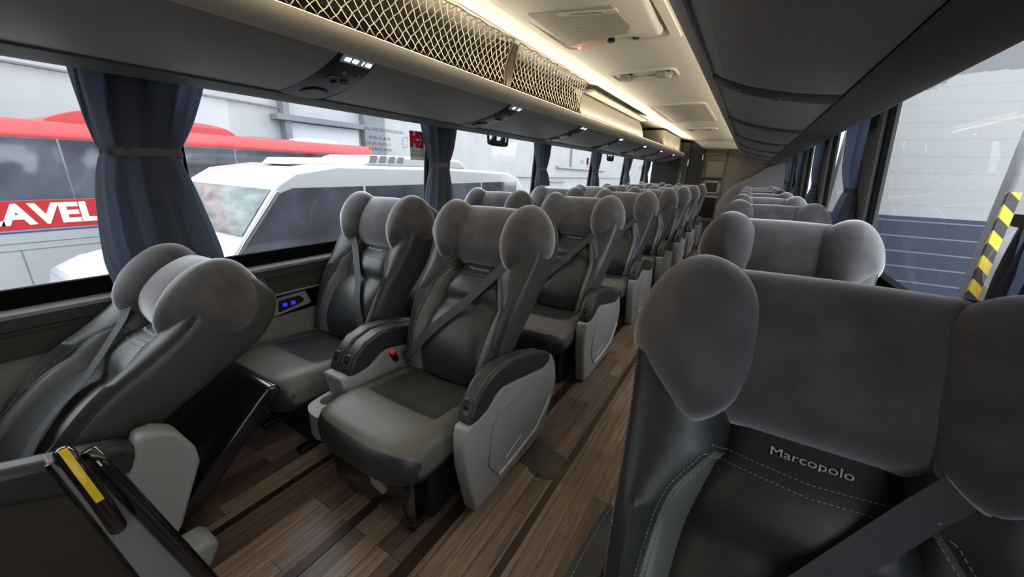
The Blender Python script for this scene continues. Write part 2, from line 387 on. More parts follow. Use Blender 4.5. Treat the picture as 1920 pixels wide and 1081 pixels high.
def make_wing(sg):
    rows = []; N = len(WOUT)
    def ring(r, dome, back):
        out = []
        for p in WOUT:
            q = WC+(p-WC)*r
            hh = math.sqrt(max(0, 1-r**2.4))
            n = wing_n(q[0])+(-.155*hh if back else .098*hh)
            out.append(sp((.650*LEN+q[1])/LEN, sg*(.098+q[0]), n))
        return out
    for r in (.02, .15, .3, .45, .6, .72, .82, .9, .955, .985): rows.append(ring(r, 1, False))
    rows.append(ring(1.0, 0, False))
    for r in (.985, .955, .9, .8, .65, .45, .2, .02): rows.append(ring(r, 1, True))
    return MB().grid(rows, cv=True, cap0=True, cap1=True)
def make_piping(sg):
    N = len(WOUT); idx = list(range(int(N*10.6/13), N))+list(range(0, 6))
    P = []; k = .985; hh = math.sqrt(1-k**2.4)
    for i in idx:
        p = WC+(WOUT[i]-WC)*k; P.append(sp((.650*LEN+p[1])/LEN, sg*(.098+p[0]), wing_n(p[0])+.098*hh+.001))
    r = .0032*np.sin(np.linspace(.25, PI-.25, len(P)))**.5
    return MB().tube(P, r, 6)
def make_cushion(w=.26):
    prof = [(-.385, .335), (-.380, .375), (-.355, .408), (-.30, .425), (-.22, .428), (-.10, .415), (.02, .402), (.12, .395), (.17, .37), (.17, .30), (.10, .262), (-.10, .255), (-.30, .258), (-.37, .285)]
    L = cr(prof, 4, True); cen = np.array([-.10, .335]); rows = []
    us = np.concatenate([[-1, -.985, -.955, -.91], np.linspace(-.85, .85, 27), [.91, .955, .985, 1]])
    for u in us:
        q = abs(u); k = max(0.0, 1-q**7)**.5; fr = .055*q**4
        row = []
        for y, z in L:
            y2 = y+fr*max(0, min(1, (-.05-y)/.3))
            zc = cen[1]+(z-cen[1])*(.30+.70*k)
            if z > .38 and y > -.33: zc -= .012*math.exp(-(q/.55)**4)*(1 if y > -.15 else .3)
            row.append((u*w, cen[0]+(y2-cen[0])*(.93+.07*k), zc))
        rows.append(row)
    Lm = L
    def mi(i, j):
        u = abs(us[min(i, len(us)-1)]); y, z = Lm[j]
        if z > .385 and y > -.37:
            if y > -.17 and u < .70: return 1
            return 0
        return 2
    return MB().grid(rows, cv=True, mi=mi, cap0=True, cap1=True)
PADTOP = [(-.135, .435), (-.10, .505), (-.04, .556), (.04, .578), (.14, .572), (.28, .54), (.42, .492), (.49, .452), (.50, .43)]
PADBOT = [(.47, .408), (.42, .402), (.21, .452), (.07, .482), (.02, .470), (-.03, .438), (-.09, .428)]
PANEL = [(-.15, .43), (-.165, .36), (-.155, .25), (-.10, .022), (-.06, .015), (.36, .015), (.47, .03), (.50, .09), (.58, .22), (.59, .27), (.565, .37), (.52, .435), (.49, .44)]+PADBOT+[(-.12, .43)]
def make_side_panel(root, sg):
    """aisle-side panel: plastic shell, padded arm rest, latch button"""
    x0, x1 = sg*.268, sg*.328
    p = MB().prism(PANEL, 'x', x0, x1).build('side_panel', 'panel', root, bevel=.012, seg=3)
    rc = [(.0, .33), (.06, .40), (.30, .42), (.46, .36), (.40, .14), (.33, .10), (.05, .08), (-.02, .18)]
    MB().prism(rc, 'x', x1-sg*.001, x1+sg*.006).build('raised_field', 'panel', p, bevel=.005)
    MB().tube(np.array([(x1+sg*.008, y, z) for y, z in [(.05, .09), (.20, .095), (.36, .11), (.44, .16), (.50, .22)]]), .006, 6).build('pale_edge_line', 'edge_line', p)
    MB().tube(np.array([(x1+sg*.007, y, z) for y, z in [(.10, .135), (.16, .15), (.22, .165)]]), .0022, 5).build('maker_mark', 'edge_line', p)
    arm(root, sg*.262, sg*.332)
def arm(root, x0, x1, dy=0, button=True):
    poly = [(y+dy, z) for y, z in PADTOP+PADBOT]
    a = MB().prism(poly, 'x', x0, x1).build('armrest_pad', 'leather', root, bevel=.014, seg=3)
    top = cr(PADTOP, 6)
    mb = MB()
    for xx in (x0+(x1-x0)*.78,):
        ts = np.linspace(0, 1, len(top))
        dashes(mb, lambda t: np.array([xx, np.interp(t, ts, top[:, 0])+dy, np.interp(t, ts, top[:, 1])+.0004]), 0, 1, .68)
    mb.build('stitching', 'thread', a)
    if button:
        c = np.array([(x0+x1)/2, -.108+dy, .486]); t = np.array([0, .42, .9]); t /= np.linalg.norm(t); n = np.array([0, -.9, .42]); n /= np.linalg.norm(n)
        mbb = MB(); out = cr([(-.016, -.028), (.016, -.028), (.019, 0), (.016, .028), (-.016, .028), (-.019, 0)], 4, True)
        mbb.grid([[c+np.array([1, 0, 0])*u*k+t*v*k+n*h for u, v in out] for k, h in ((1, -.01), (1, .004), (.85, .007), (.6, .005), (.3, .004))], cv=True, cap1=True)
        b = mbb.build('recline_button', 'button', a)
        b2 = MB(); b2.grid([[c+np.array([1, 0, 0])*u*.009+t*v*.006+n*.008+n*w for u, v in [(-1, -1), (1, -1), (.7, .2), (.3, .2), (0, 1), (-.3, .2), (-.7, .2)]] for w in (0, .0015)], cv=True, cap0=True, cap1=True)
        b2.build('seat_symbol', 'gasket', b)
    return a
def bool_cups():
    """two-cup holder with real wells"""
    mb = MB(); mb.prism(cr([(-.40, -.26), (-.365, -.305), (-.30, -.32), (-.265, -.30), (-.25, -.19), (-.27, -.12), (-.40, -.12)], 4, True), 'z', .225, .335)
    o = mb.build('t1', 'panel', smooth=0)
    for k, (x, y) in enumerate(((-.352, -.222), (-.288, -.258))):
        c = MB().lathe([(.032, .245), (.036, .40)], (x, y, 0), n=24, cap0=True, cap1=True).build('t2', 'panel', smooth=0)
        m = o.modifiers.new('b', 'BOOLEAN'); m.object = c; m.operation = 'DIFFERENCE'; m.solver = 'EXACT'
    bpy.context.view_layer.update()
    me = bpy.data.meshes.new_from_object(o.evaluated_get(bpy.context.evaluated_depsgraph_get())); me.name = 'cup_holder'
    for x in [x for x in COL.objects if x.name.startswith(('t1', 't2'))]: bpy.data.objects.remove(x)
    me.materials.clear(); me.materials.append(M['panel']); me.shade_smooth(); me.set_sharp_from_angle(angle=math.radians(35))
    return me
MESH = {}
def shared(name, mb, mats, **kw):
    o = mb.build(name, mats, **kw); MESH[name] = o.data; bpy.data.objects.remove(o); return MESH[name]
ME_BACK = shared('backrest', make_backrest(), ['leather', 'stripe', 'shell'], smooth=60)
ME_ST = [shared('stitching%d' % q, make_stitching(q), 'thread') for q in (-2, -1, 0, 1, 2)]
ME_HEAD = shared('headrest', make_headrest(), 'velvet', smooth=70)
ME_WING = {sg: shared('headrest_wing%d' % sg, make_wing(sg), 'velvet', smooth=180) for sg in (-1, 1)}
ME_PIPE = {sg: shared('piping%d' % sg, make_piping(sg), 'piping', smooth=180) for sg in (-1, 1)}
ME_CUSH = shared('cushion', make_cushion(), ['seat_top', 'seat_inset', 'leather'], smooth=60)
ME_CUP = bool_cups()
ME_LOGO = text_mesh('Marcopolo', .0195, ext=.0006, xs=1.3); ME_LOGO.materials.clear(); ME_LOGO.materials.append(M['logo'])

def make_seat(kind, label, cat='seat', belt=1, side=1):
    root = thing(kind, label, cat)
    b = link('backrest', ME_BACK, root)
    for m_ in ME_ST: link('stitching', m_, b)
    lo = link('logo', ME_LOGO, b)
    basis(lo, (1, 0, 0), (0, ST, CT), sp(.642, 0, c_f(.642)+.0085), b)
    h = link('headrest', ME_HEAD, root)
    for sg in (-1, 1):
        w = link('headrest_wing', ME_WING[sg], root); link('piping', ME_PIPE[sg], w)
    link('cushion', ME_CUSH, root)
    MB().box(-.215, .215, -.22, .26, .02, .275).build('seat_base', 'black', root, bevel=.02)
    mb = MB()
    for x in (-.16, .16): mb.box(x-.02, x+.02, -.28, .40, .0, .03)
    mb.build('floor_rail_frame', 'black', root, bevel=.006)
    # belt: shoulder under one wing to the opposite hip
    sa, ea = belt*.175, -belt*.215
    n = 16; P = []
    for t in np.linspace(0, 1, n):
        s = .72*(1-t)+.03*t; a = sa*(1-t)+ea*t
        nn = max(front_n(s, a/w_f(s)), .018)+.014-.004*math.cos(PI*t)
        P.append(sp(s, a, nn))
    d = P[-1]-P[0]; d /= np.linalg.norm(d); nr = np.array([0, -CT, ST]); wd = np.cross(d, nr); wd /= np.linalg.norm(wd)
    be = MB().ribbon(P, wd, .022, .002, nr).build('seat_belt', 'belt', root)
    e = P[-1]
    bk = MB().box(-.013, .013, -.012, .012, -.03, .03).build('buckle', 'black', root, bevel=.004)
    bk.location = (ea*1.02, e[1]-.05, e[2]+.03); bk.rotation_euler = (.5, .3*belt, 0)
    MB().box(-.012, .012, -.011, .011, .028, .046).build('buckle_button', 'red_plastic', bk, bevel=.003)
    return root

# template 1: aisle seat (row 2)
X_A, X_W, X_S = -1.0, -1.715, .165
PITCH = 1.135
NROW = 8
aisle0 = make_seat('coach_seat', '', belt=1)
make_side_panel(aisle0, 1)
MB().prism([(-.30, .26), (-.33, .18), (-.31, .06), (-.27, .055), (-.27, .26)], 'x', -.2, .2).build('folded_leg_rest', 'gloss_black', aisle0, bevel=.02, seg=3)
lv = MB().tube(np.array([(.075, -.325, .30), (.085, -.35, .288), (.10, -.355, .262), (.125, -.345, .222)]), [.02, .023, .019, .012], 10).build('recline_lever', 'lever', aisle0)
con = MB().prism([(-.20, .44), (-.175, .30), (-.15, .22), (.30, .12), (.46, .12), (.46, .40), (.42, .41), (.07, .49), (.02, .475), (-.03, .445), (-.09, .435)], 'x', -.415, -.285).build('centre_console', 'panel', aisle0, bevel=.012)
link('cup_holder', ME_CUP, con)
for x0, x1 in ((-.352, -.282), (-.424, -.354)): arm(aisle0, x0, x1, dy=-.03)
window0 = make_seat('coach_seat', '', belt=-1)
single0 = make_seat('coach_seat', '', belt=1)
make_side_panel(single0, -1)
for kk in single0.children:
    pass
MB().prism([(-.30, .26), (-.33, .18), (-.31, .06), (-.27, .055), (-.27, .26)], 'x', -.2, .2).build('folded_leg_rest', 'gloss_black', single0, bevel=.02, seg=3)

def put(root, x, y, label, group):
    root.location = (x, y, 0); tag(root, label, 'seat', group); return root
bpy.context.view_layer.update()
G_A, G_W, G_S = 'aisle seats of the double column', 'window seats of the double column', 'single seats across the aisle'
for r in range(NROW-1):
    o = aisle0 if r == 0 else dup(aisle0)
    lab = 'grey velvet-topped aisle seat with cup holders, in the front row of double seats' if r == 0 else \
        f'grey velvet-topped aisle seat, {ORD[r]} row of double seats counted from the front' if r < NROW-2 else 'grey velvet-topped aisle seat in the rearmost row of double seats'
    put(o, X_A, 1.0+PITCH*r, lab, G_A)
w1 = dup(window0)
for r in range(NROW-1):
    o = window0 if r == 0 else dup(window0)
    lab = 'grey velvet-topped window seat with raised black leg rest, in the front row of double seats' if r == 0 else \
        f'grey velvet-topped window seat, {ORD[r]} row of double seats counted from the front' if r < NROW-2 else 'grey velvet-topped window seat in the rearmost row of double seats'
    put(o, X_W, 1.0+PITCH*r, lab, G_W)
    if r == 0:
        pl = [(-.345, .42), (-.36, .445), (-.395, .45), (-.43, .425), (-.735, .135), (-.74, .105), (-.715, .085), (-.68, .09)]
        lr = MB().prism(pl, 'x', -.21, .265)
        # handled after the copies below
put(w1, X_W+.06, -.12, 'steeply reclined dark leather seat standing alone ahead of the double rows, beside the window', G_W)
piv = Matrix.Translation((0, .06, .42)); RX = piv @ Matrix.Rotation(-math.radians(19), 4, 'X') @ piv.inverted()
for k in w1.children:
    if k.name.split('.')[0] in ('backrest', 'headrest', 'headrest_wing', 'seat_belt', 'buckle'):
        k.matrix_local = RX @ k.matrix_local
lr.build('raised_leg_rest', 'gloss_black', window0, bevel=.025, seg=4)
# front seat's own side console
fx = .33
f1 = MB().prism([(-.30, .665), (.10, .615), (.30, .555), (.335, .51), (.315, .455), (.16, .49), (.05, .545), (-.9, .66), (-.9, .74)], 'x', fx-.035, fx+.035)
f1.build('armrest_pad', 'leather', w1, bevel=.02, seg=3)
MB().prism([(.325, .56), (.365, .556), (.405, .53), (.435, .45), (.437, .40), (.36, .22), (.30, .14), (.24, .14), (.22, .38), (.25, .41), (.28, .45)], 'x', fx-.035, fx+.04).build('side_panel', 'panel', w1, bevel=.014, seg=3)
MB().prism([(.30, .13), (.41, .12), (.43, .09), (.39, .02), (.28, .01), (.28, .13)], 'x', fx-.05, fx+.06).build('foot_cover', 'panel', w1, bevel=.02, seg=3)
MB().prism([(-.9, .66), (.05, .545), (.16, .49), (.28, .44), (.26, .01), (-.9, .01)], 'x', fx-.02, fx+.02).build('carpeted_side', 'carpet', w1, bevel=.004)
for r in range(NROW):
    o = single0 if r == 0 else dup(single0)
    lab = 'large grey velvet headrest seat filling the front of the single column, maker lettering below headrest' if r == 0 else \
        f'grey velvet-topped single seat, {ORD[r]} in its column counted from the front' if r < NROW-1 else 'grey velvet-topped single seat at the rear end of its column'
    put(o, X_S, 1.0-.68+PITCH*r, lab, G_S)

# ------------------------------------------------------------------ setting: floor, walls, windows, ceiling
Y0, Y1 = -.9, 9.2
XL, XR = -2.05, .62
fl = MB(); fl.box(XL-.05, XR+.05, Y0, Y1+1.6, -.04, 0); fl.build('floor', 'wood', kind='structure', smooth=0)
for k, (x, w) in enumerate(((-.485, .030), (-1.045, .04), (-.752, .05), (-1.42, .03))):
    MB().box(x-w/2, x+w/2, Y0, Y1-.1, 0, .0025).build('trim_%d' % (k+1), 'wood_dark', kind='structure', smooth=0)
def side_wall(name, sg, X, pillars, dx):
    """lower wall with sill; sg=+1 for the wall whose inside faces +x"""
    prof = [(X-sg*.06, -.02), (X-sg*.0, -.02), (X, .03), (X+sg*.02, .05), (X+sg*.02, .59), (X+sg*.012, .60), (X+sg*.012, .61), (X+sg*.045, .62), (X+sg*.05, .70), (X+sg*.038, .708), (X+sg*.038, .714), (X+sg*.05, .722), (X+sg*.052, .757), (X+sg*.07, .767), (X+sg*.07, .780), (X+sg*.02, .788), (X+sg*.0, .83), (X-sg*.06, .83)]
    n = len(prof)
    mb = MB(); R = [[(x, y, z) for x, z in prof] for y in (Y0, Y1+1.5)]
    mt = {4: 0, 5: 0, 6: 0}
    def mi(i, j):
        if j < 6: return 0
        if j < 12: return 1
        if j < 15: return 2
        return 3
    mb.grid(R, cv=True, mi=mi, cap0=True, cap1=True)
    mb.build(name, ['wall', 'band', 'lip', 'gasket'], smooth=30, kind='structure')
side_wall('wall_left', 1, XL, None, 0); side_wall('wall_right', -1, XR, None, 0)
PL = [-1.06, .57, 2.22, 3.86, 5.58, 7.26, 8.76]
PR = [-.35, 1.14, 2.95, 4.55, 6.20, 7.80, 9.1]
def glassx(X, sg, z): return X-sg*.0+sg*.06*(z-.84)/.8
def windows(X, sg, PS, start, gm):
    for i in range(len(PS)-1):
        a, b = PS[i]+.10, PS[i+1]-.10
        if a < Y0-.5: a = Y0
        fr = MB()
        for (ya, yb, za, zb) in ((a, b, .82, .850), (a, b, 1.71, 1.75), (a, a+.022, .82, 1.75), (b-.022, b, .82, 1.75)):
            xs = [glassx(X, sg, za), glassx(X, sg, zb)]
            v = [(x+sg*d, y, z) for d in (-.012, .012) for (x, z) in ((xs[0], za), (xs[1], zb)) for y in (ya, yb)]
            fr.add(v, [(0, 1, 3, 2), (4, 5, 7, 6), (0, 1, 5, 4), (2, 3, 7, 6), (0, 2, 6, 4), (1, 3, 7, 5)])
        w = fr.build('window_%d' % (start+i), 'gasket', smooth=0, kind='structure')
        g = MB(); v = [(glassx(X, sg, z)+sg*d, y, z) for d in (-.004,) for (y, z) in ((a+.01, .84), (b-.01, .84), (b-.01, 1.735), (a+.01, 1.735))]
        g.add(v, [(0, 1, 2, 3)]); g.build('pane', gm, w, smooth=0)
windows(XL, 1, PL, 1, 'glass'); windows(XR, -1, PR, 7, 'glass_side')
k = 4
for X, sg, PS in ((XL, 1, PL), (XR, -1, PR)):
    for y in PS:
        k += 1
        mb = MB(); R = []
        for z in (.82, 1.75):
            x = glassx(X, sg, z); R.append([(x-sg*.03, y-.11, z), (x+sg*.03, y-.105, z), (x+sg*.045, y-.09, z), (x+sg*.045, y+.09, z), (x+sg*.03, y+.105, z), (x-sg*.03, y+.11, z)])
        mb.grid(R, cv=True, cap0=True, cap1=True); mb.build('trim_%d' % k, 'pillar', smooth=30, kind='structure')
# header strip above the windows + roof
for nm, X, sg in (('trim_30', XL, 1), ('trim_31', XR, -1)):
    MB().prism([(X-sg*.05, 1.74), (X+sg*.085, 1.74), (X+sg*.11, 2.05), (X-sg*.05, 2.05)], 'y', Y0, Y1+1.5).build(nm, 'pillar', smooth=0, kind='structure')
# ceiling: centre duct and coves, as one shaped sheet with thickness
cp = [(-1.94, 2.03), (-1.40, 2.02), (-1.24, 1.985), (-1.10, 1.962), (-1.045, 1.95), (-.42, 1.95), (-.36, 1.965), (-.20, 1.99), (-.05, 2.02), (.52, 2.03), (.52, 2.10), (-1.94, 2.10)]
mb = MB(); P_ = [[(x, y, z) for x, z in cp] for y in (Y0, Y1)]; n_ = len(cp)
mb.add(P_[0]+P_[1], [(j, (j+1) % n_, n_+(j+1) % n_, n_+j) for j in range(n_) if j != 4], 0)
for a in ((-1.046, -.419, Y0, 1.30), (-1.046, -.419, 2.28, Y1), (-1.046, -1.025, 1.30, 2.28), (-.455, -.419, 1.30, 2.28)): mb.box(a[0], a[1], a[2], a[3], 1.95, 1.962, 1)
mb.build('ceiling', ['ceil', 'ceil2'], smooth=25, kind='structure')
# front bulkhead behind the photographer and rear bulkhead (solid)
fw_ = MB()
for a in ((XL-.05, XR+.05, -.04, .75), (XL-.05, XR+.05, 1.85, 2.1), (XL-.05, XL+.1, .75, 1.85), (XL, XR+.05, .75, 1.85)): fw_.box(a[0], a[1], Y0-.06, Y0, a[2], a[3])
fw_.build('wall_front', 'pillar', smooth=0, kind='structure')
MB().box(XL-.05, XR+.05, Y1+1.5, Y1+1.56, -.04, 2.1).build('wall_rear', 'beige', smooth=0, kind='structure')
MB().box(XL-.05, XR+.05, Y1-.1, Y1+1.5, 2.03, 2.1).build('trim_32', 'ceil', smooth=0, kind='structure')

# ------------------------------------------------------------------ luggage racks
RP = [(-1.285, 1.716), (-1.262, 1.714), (-1.247, 1.701), (-1.245, 1.684), (-1.258, 1.669), (-1.280, 1.657)]          # nose
UND = [(-1.318, 1.632), (-1.38, 1.604), (-1.46, 1.580), (-1.54, 1.562), (-1.60, 1.553), (-1.635, 1.549)]
TRIM = [(-1.280, 1.655), (-1.318, 1.632)]
LIP = [(-1.638, 1.542), (-1.70, 1.535), (-1.765, 1.533), (-1.80, 1.545), (-1.85, 1.625), (-1.93, 1.75)]
CX = -.73
def rack(name, label, sg, ya, yb, cons, nose_mat):
    T = thing(name, label, 'luggage rack', (0, ya, 0))
    f = (lambda x: x) if sg == 1 else (lambda x: -.235+(-1.245-x)*1.133)
    def ext(prof, th, nm, mat, y0=ya, y1=yb, par=T):
        P = [(f(x), z) for x, z in prof]
        d = np.gradient(np.array(P), axis=0); nn = np.stack([-d[:, 1], d[:, 0]], 1); nn /= np.linalg.norm(nn, axis=1)[:, None]
        s2 = 1 if nn[len(nn)//2][1] > 0 else -1
        Q = [(p[0]+s2*n[0]*th, p[1]+s2*n[1]*th) for p, n in zip(P, nn)]
        loop = P+Q[::-1]
        o = MB().grid([[(x, y-ya, z) for x, z in loop] for y in (y0, y1)], cv=True, cap0=True, cap1=True).build(nm, mat, par, smooth=35)
        return o
    nose = cr(RP, 4)
    ext([tuple(p) for p in nose], .012, 'nose_rail', nose_mat)
    ext(TRIM, .01, 'nose_trim', 'nose_trim' if sg == 1 else 'rack')
    ext([tuple(p) for p in cr(LIP, 3)], .008, 'lower_lip', 'pillar')
    # tray floor and back inside
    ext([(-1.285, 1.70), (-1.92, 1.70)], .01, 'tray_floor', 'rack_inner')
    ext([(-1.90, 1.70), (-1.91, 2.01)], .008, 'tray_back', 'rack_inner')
    # underside panels between service consoles
    und = [tuple(p) for p in cr(UND, 4)]
    edges = [ya]+[c for c in cons]+[yb]
    hw = .075
    for i in range(len(edges)-1):
        a = edges[i]+(hw if i > 0 else 0); b = edges[i+1]-(hw if i+1 < len(edges)-1 else 0)
        ext(und, .012, 'underside_panel', 'rack', a+.002, b-.002)
    return T, f, und
CL = [1.02+1.115*i for i in range(7)]
rk, fL, und = rack('luggage_rack', 'long overhead luggage rack above the double seats, with beige nose rail and lit seat displays', 1, Y0, 8.64, CL, 'nose')
CRR = [1.85, 3.0, 4.15, 5.3, 6.45, 7.6]
rk2, fR, _ = rack('luggage_rack', 'long dark overhead luggage rack above the single seats, seen from below', -1, Y0, 9.0, CRR, 'rack')
U = np.array(UND); allP = cr([(-1.275, 1.655)]+list(UND), 6)
def console(parent, f, yc, ya, big, text):
    """service console: curved strip following the underside, with display, air nozzle, lamp, speaker"""
    rows = []
    for t, (x, z) in enumerate(allP):
        q = t/(len(allP)-1); hw = .077+.01*math.sin(q*PI)+.035*max(0, q-.6)
        sh = -.03*q
        rows.append([(f(x), yc+sh+y-ya, z-.006*(1-(y/hw)**2)**.5-.001) for y in np.linspace(-hw, hw, 9)]+[(f(x), yc+sh+y-ya, z+.012) for y in (hw, -hw)])
    c = MB().grid(rows, cv=True, cap0=True, cap1=True).build('service_console', 'console', parent, smooth=40)
    def at(q, dy, off):
        i = min(int(q*(len(allP)-1)), len(allP)-2); p = allP[i]; d = allP[i+1]-allP[i]; d /= np.linalg.norm(d); n = np.array([-d[1], d[0]])
        if n[1] > 0: n = -n
        n3 = np.array([n[0]*(1 if f(0) == 0 else -1), 0, n[1]]); t3 = np.array([d[0]*(1 if f(0) == 0 else -1), 0, d[1]])
        pos = np.array([f(p[0]), yc-.03*q+dy-ya, p[1]])+n3*(off+.007)
        return pos, n3, t3
    def disc(nm, q, dy, r, mat, prof, par=c):
        pos, n, t = at(q, dy, 0); e = np.array([0, 1., 0]); R = []
        for rr, h in prof: R.append([pos+r*rr*(math.cos(a)*t+math.sin(a)*e)+n*h for a in np.linspace(0, 2*PI, 20, endpoint=False)])
        return MB().grid(R, cv=True, cap1=True).build(nm, mat, par, smooth=40)
    if big:
        pos, n, t = at(.10, 0, 0); e = np.array([0, 1., 0])
        P = [[pos+e*y*.062+t*v*.017+n*h for y, v in ((-1, -1), (1, -1), (1, 1), (-1, 1))] for h in (-.004, .002)]
        d = MB().grid(P, cv=True, cap0=True, cap1=True).build('seat_display', 'screen', c, smooth=0)
        text_obj('lit_digits', text[0], .024, 'digit', e, -t, pos-e*.026+n*.0025, d, ext=.0004, bold=.0010)
        text_obj('lit_digits', text[1], .024, 'digit', e, -t, pos+e*.036+n*.0025, d, ext=.0004, bold=.0010)
        disc('air_nozzle', .40, -.02, .019, 'console', [(1, 0), (1, .006), (.8, .009), (.55, .004), (.2, .002)])
        a = disc('nozzle_ring', .40, -.02, .020, 'lever', [(1.08, .0), (1.08, .004), (.95, .007), (.9, .003)])
        disc('reading_lamp', .44, .036, .017, 'lever', [(1, 0), (1, .005), (.7, .008), (.3, .009)])
        for dy in (-.03, .03): disc('push_button', .30, dy+.02, .008, 'lever', [(1, 0), (.9, .004), (.4, .005)])
        disc('speaker_cover', .70, .0, .052, 'console', [(1, 0), (.97, .004), (.8, .005), (.3, .006)])
    else:
        disc('reading_lamp', .55, .01, .018, 'lever', [(1, 0), (1, .005), (.7, .008), (.3, .004)])
        disc('air_nozzle', .30, -.01, .016, 'lever', [(1, 0), (.9, .006), (.5, .003)])
    return c
for i, y in enumerate(CL): console(rk, fL, y, Y0, True, ('03', '04') if i else ('03 03', '1 02'))
for i, y in enumerate(CRR): console(rk2, fR, y, Y0, False, None)
# warm strip lamps lying in the racks; the single-side one is added fill
def strip(label, x, z, ya, yb, sg=1):
    T = thing('strip_lamp', label, 'lamp', (x, ya, z))
    h = MB(); h.prism([(-.018, 0), (.012, 0), (.012, .003), (-.014, .003), (-.014, .036), (-.018, .036)] if sg == 1 else [(-.014, 0), (.014, 0), (.014, .003), (-.014, .003)], 'y', 0, yb-ya); h.build('lamp_holder', 'panel', T, smooth=0)  # upright lip on the double side is added to keep the tray dark
    MB().box(-.012, .011, .01, yb-ya-.01, .003, .008).build('lamp_diffuser', 'lamp', T)
strip('warm white strip lamp along the rack above the double seats', -1.303, 1.7125, -.8, 8.55)
strip('unseen warm fill strip added in the rack above the single seats', -.09, 1.712, -.8, 8.55, -1)
# nets
def net(label, ya, yb, ):
    T = thing('luggage_net', label, 'net', (0, ya, 0), 'luggage nets over the rack')
    mb = MB(); L = yb-ya; Hn = .255; p0 = np.array([-1.325, 1.722]); p1 = np.array([-1.268, 1.975])
    cell = .047; N = int(L/cell)+8
    def pt(y, h):
        q = h/Hn; b = .03*math.sin(PI*min(1, max(0, q)))
        pinch = .0
        xz = p0+(p1-p0)*q
        return (xz[0]-b, y, xz[1])
    for sgn in (1, -1):
        for i in range(-8, N):
            P = []
            for s in range(0, 13):
                h = Hn*s/12; y = i*cell+(h*.98 if sgn == 1 else (Hn-h)*.98)
                if 0 <= y <= L: P.append(pt(y+.004*math.sin(s*2.1+i), h))
            if len(P) > 1: mb.tube(P, .0020, 3)
    mb.build('net_mesh', 'net', T, smooth=0)
    e = MB()
    for h in (.0, Hn): e.tube([pt(y, h+.003*math.sin(y*40)) for y in np.linspace(0, L, 60)], .0035, 5)
    for y in (0, L): e.tube([pt(y, h) for h in np.linspace(0, Hn, 8)], .0035, 5)
    for i in range(int(L/.05)):
        y = i*.05; e.tube([pt(y, Hn), pt(y+.02, Hn-.018), pt(min(L, y+.05), Hn)], .002, 4)
    e.build('net_edge_cord', 'net_dark', T, smooth=0)
net('tan diamond-mesh luggage net, longer one at the front of the rack', -.35, 2.055)
net('tan diamond-mesh luggage net, shorter one before the cream fairing', 2.12, 3.22)
MB().prism([(-1.33, 1.715), (-1.275, 1.965), (-1.40, 2.0), (-1.60, 1.715)], 'y', 2.065, 2.11).build('rack_divider', 'rack_inner')
tag(bpy.data.objects['rack_divider'], 'narrow brown upright divider between the two luggage nets', 'divider')
# cream fairing closing the rack, with arched end, then small lockers
fa = thing('rack_fairing', 'cream curved fairing closing the rack beyond the nets', 'fairing', (0, 3.25, 0))
prof = cr([(-1.325, 1.716), (-1.33, 1.78), (-1.355, 1.87), (-1.40, 1.95), (-1.45, 1.99)], 5)
MB().grid([[(x, y, z) for x, z in prof]+[(x-.012, y, z+.004) for x, z in prof[::-1]] for y in (0, 2.2)], cv=True, cap0=True, cap1=True).build('curved_cover', 'ceil', fa, smooth=40)
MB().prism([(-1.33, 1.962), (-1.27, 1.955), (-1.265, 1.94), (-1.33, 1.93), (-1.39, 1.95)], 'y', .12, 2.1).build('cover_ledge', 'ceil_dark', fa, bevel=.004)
arc = [(-1.285+(-.30)*0-.0, 1.75)]
ap = [(-1.33-.27*(1-math.cos(t)), 1.716+.26*math.sin(t)) for t in np.linspace(0, PI, 16)]
MB().prism(ap, 'y', 2.2, 2.23).build('arched_end', 'beige', fa)
for i, y in enumerate((6.9, 7.45, 8.0)):
    lk_ = thing('rack_locker', f'small beige locker on the rear of the rack, {("nearest the front", "the middle one", "beside the rear partition")[i]}', 'locker', (0, y, 0), 'rack lockers')
    MB().box(-1.70, -1.34, 0, .53, 1.722, 1.985).build('locker_body', 'beige', lk_, bevel=.008)
    MB().box(-1.342, -1.332, .02, .51, 1.74, 1.975).build('locker_door', 'beige', lk_, bevel=.004)

# ------------------------------------------------------------------ ceiling fittings
ZC = 1.95
def rr(x0, x1, y0, y1, r, n=5):
    out = []
    for cx, cy, a in ((x1-r, y1-r, 0), (x0+r, y1-r, PI/2), (x0+r, y0+r, PI), (x1-r, y0+r, 3*PI/2)):
        for t in np.linspace(a, a+PI/2, n): out.append((cx+r*math.cos(t), cy+r*math.sin(t)))
    return out
ht = thing('roof_hatch', 'cream roof hatch with air grille, red light and two black holes', 'hatch', (-.74, 1.6, ZC))
fr = rr(-.32, .318, -.335, .715, .05); inn = rr(-.278, .272, -.285, .655, .055); gv = rr(-.20, .20, -.2, .58, .05)
MB().grid([[(x, y, -.001) for x, y in fr], [(x, y, -.007) for x, y in [(a*.985, b*.99) for a, b in fr]], [(x, y, -.007) for x, y in inn], [(x*.985, y*.99, .055) for x, y in inn], [(x, y, .055) for x, y in gv]], cv=True, cap1=True).build('hatch_frame', 'ceil', ht, smooth=30)
body = cr([(-.245, -.25), (.23, -.25), (.24, .50), (.235, .58), (.18, .595), (.10, .55), (-.04, .51), (-.13, .545), (-.19, .60), (-.23, .595), (-.245, .5)], 4, True)
MB().grid([[(x, y, .04) for x, y in body], [(x, y, .0) for x, y in body], [(x*.97, y*.985, -.014) for x, y in body], [(x*.92, y*.96, -.02) for x, y in body]], cv=True, cap1=True).build('hatch_lid', 'ceil2', ht, smooth=50)
MB().prism([(-.215, .05), (.13, .12), (.14, .38), (.10, .46), (-.12, .50), (-.21, .53), (-.225, .5)], 'z', -.024, -.018).build('air_grille', 'grille', ht)
mb = MB()
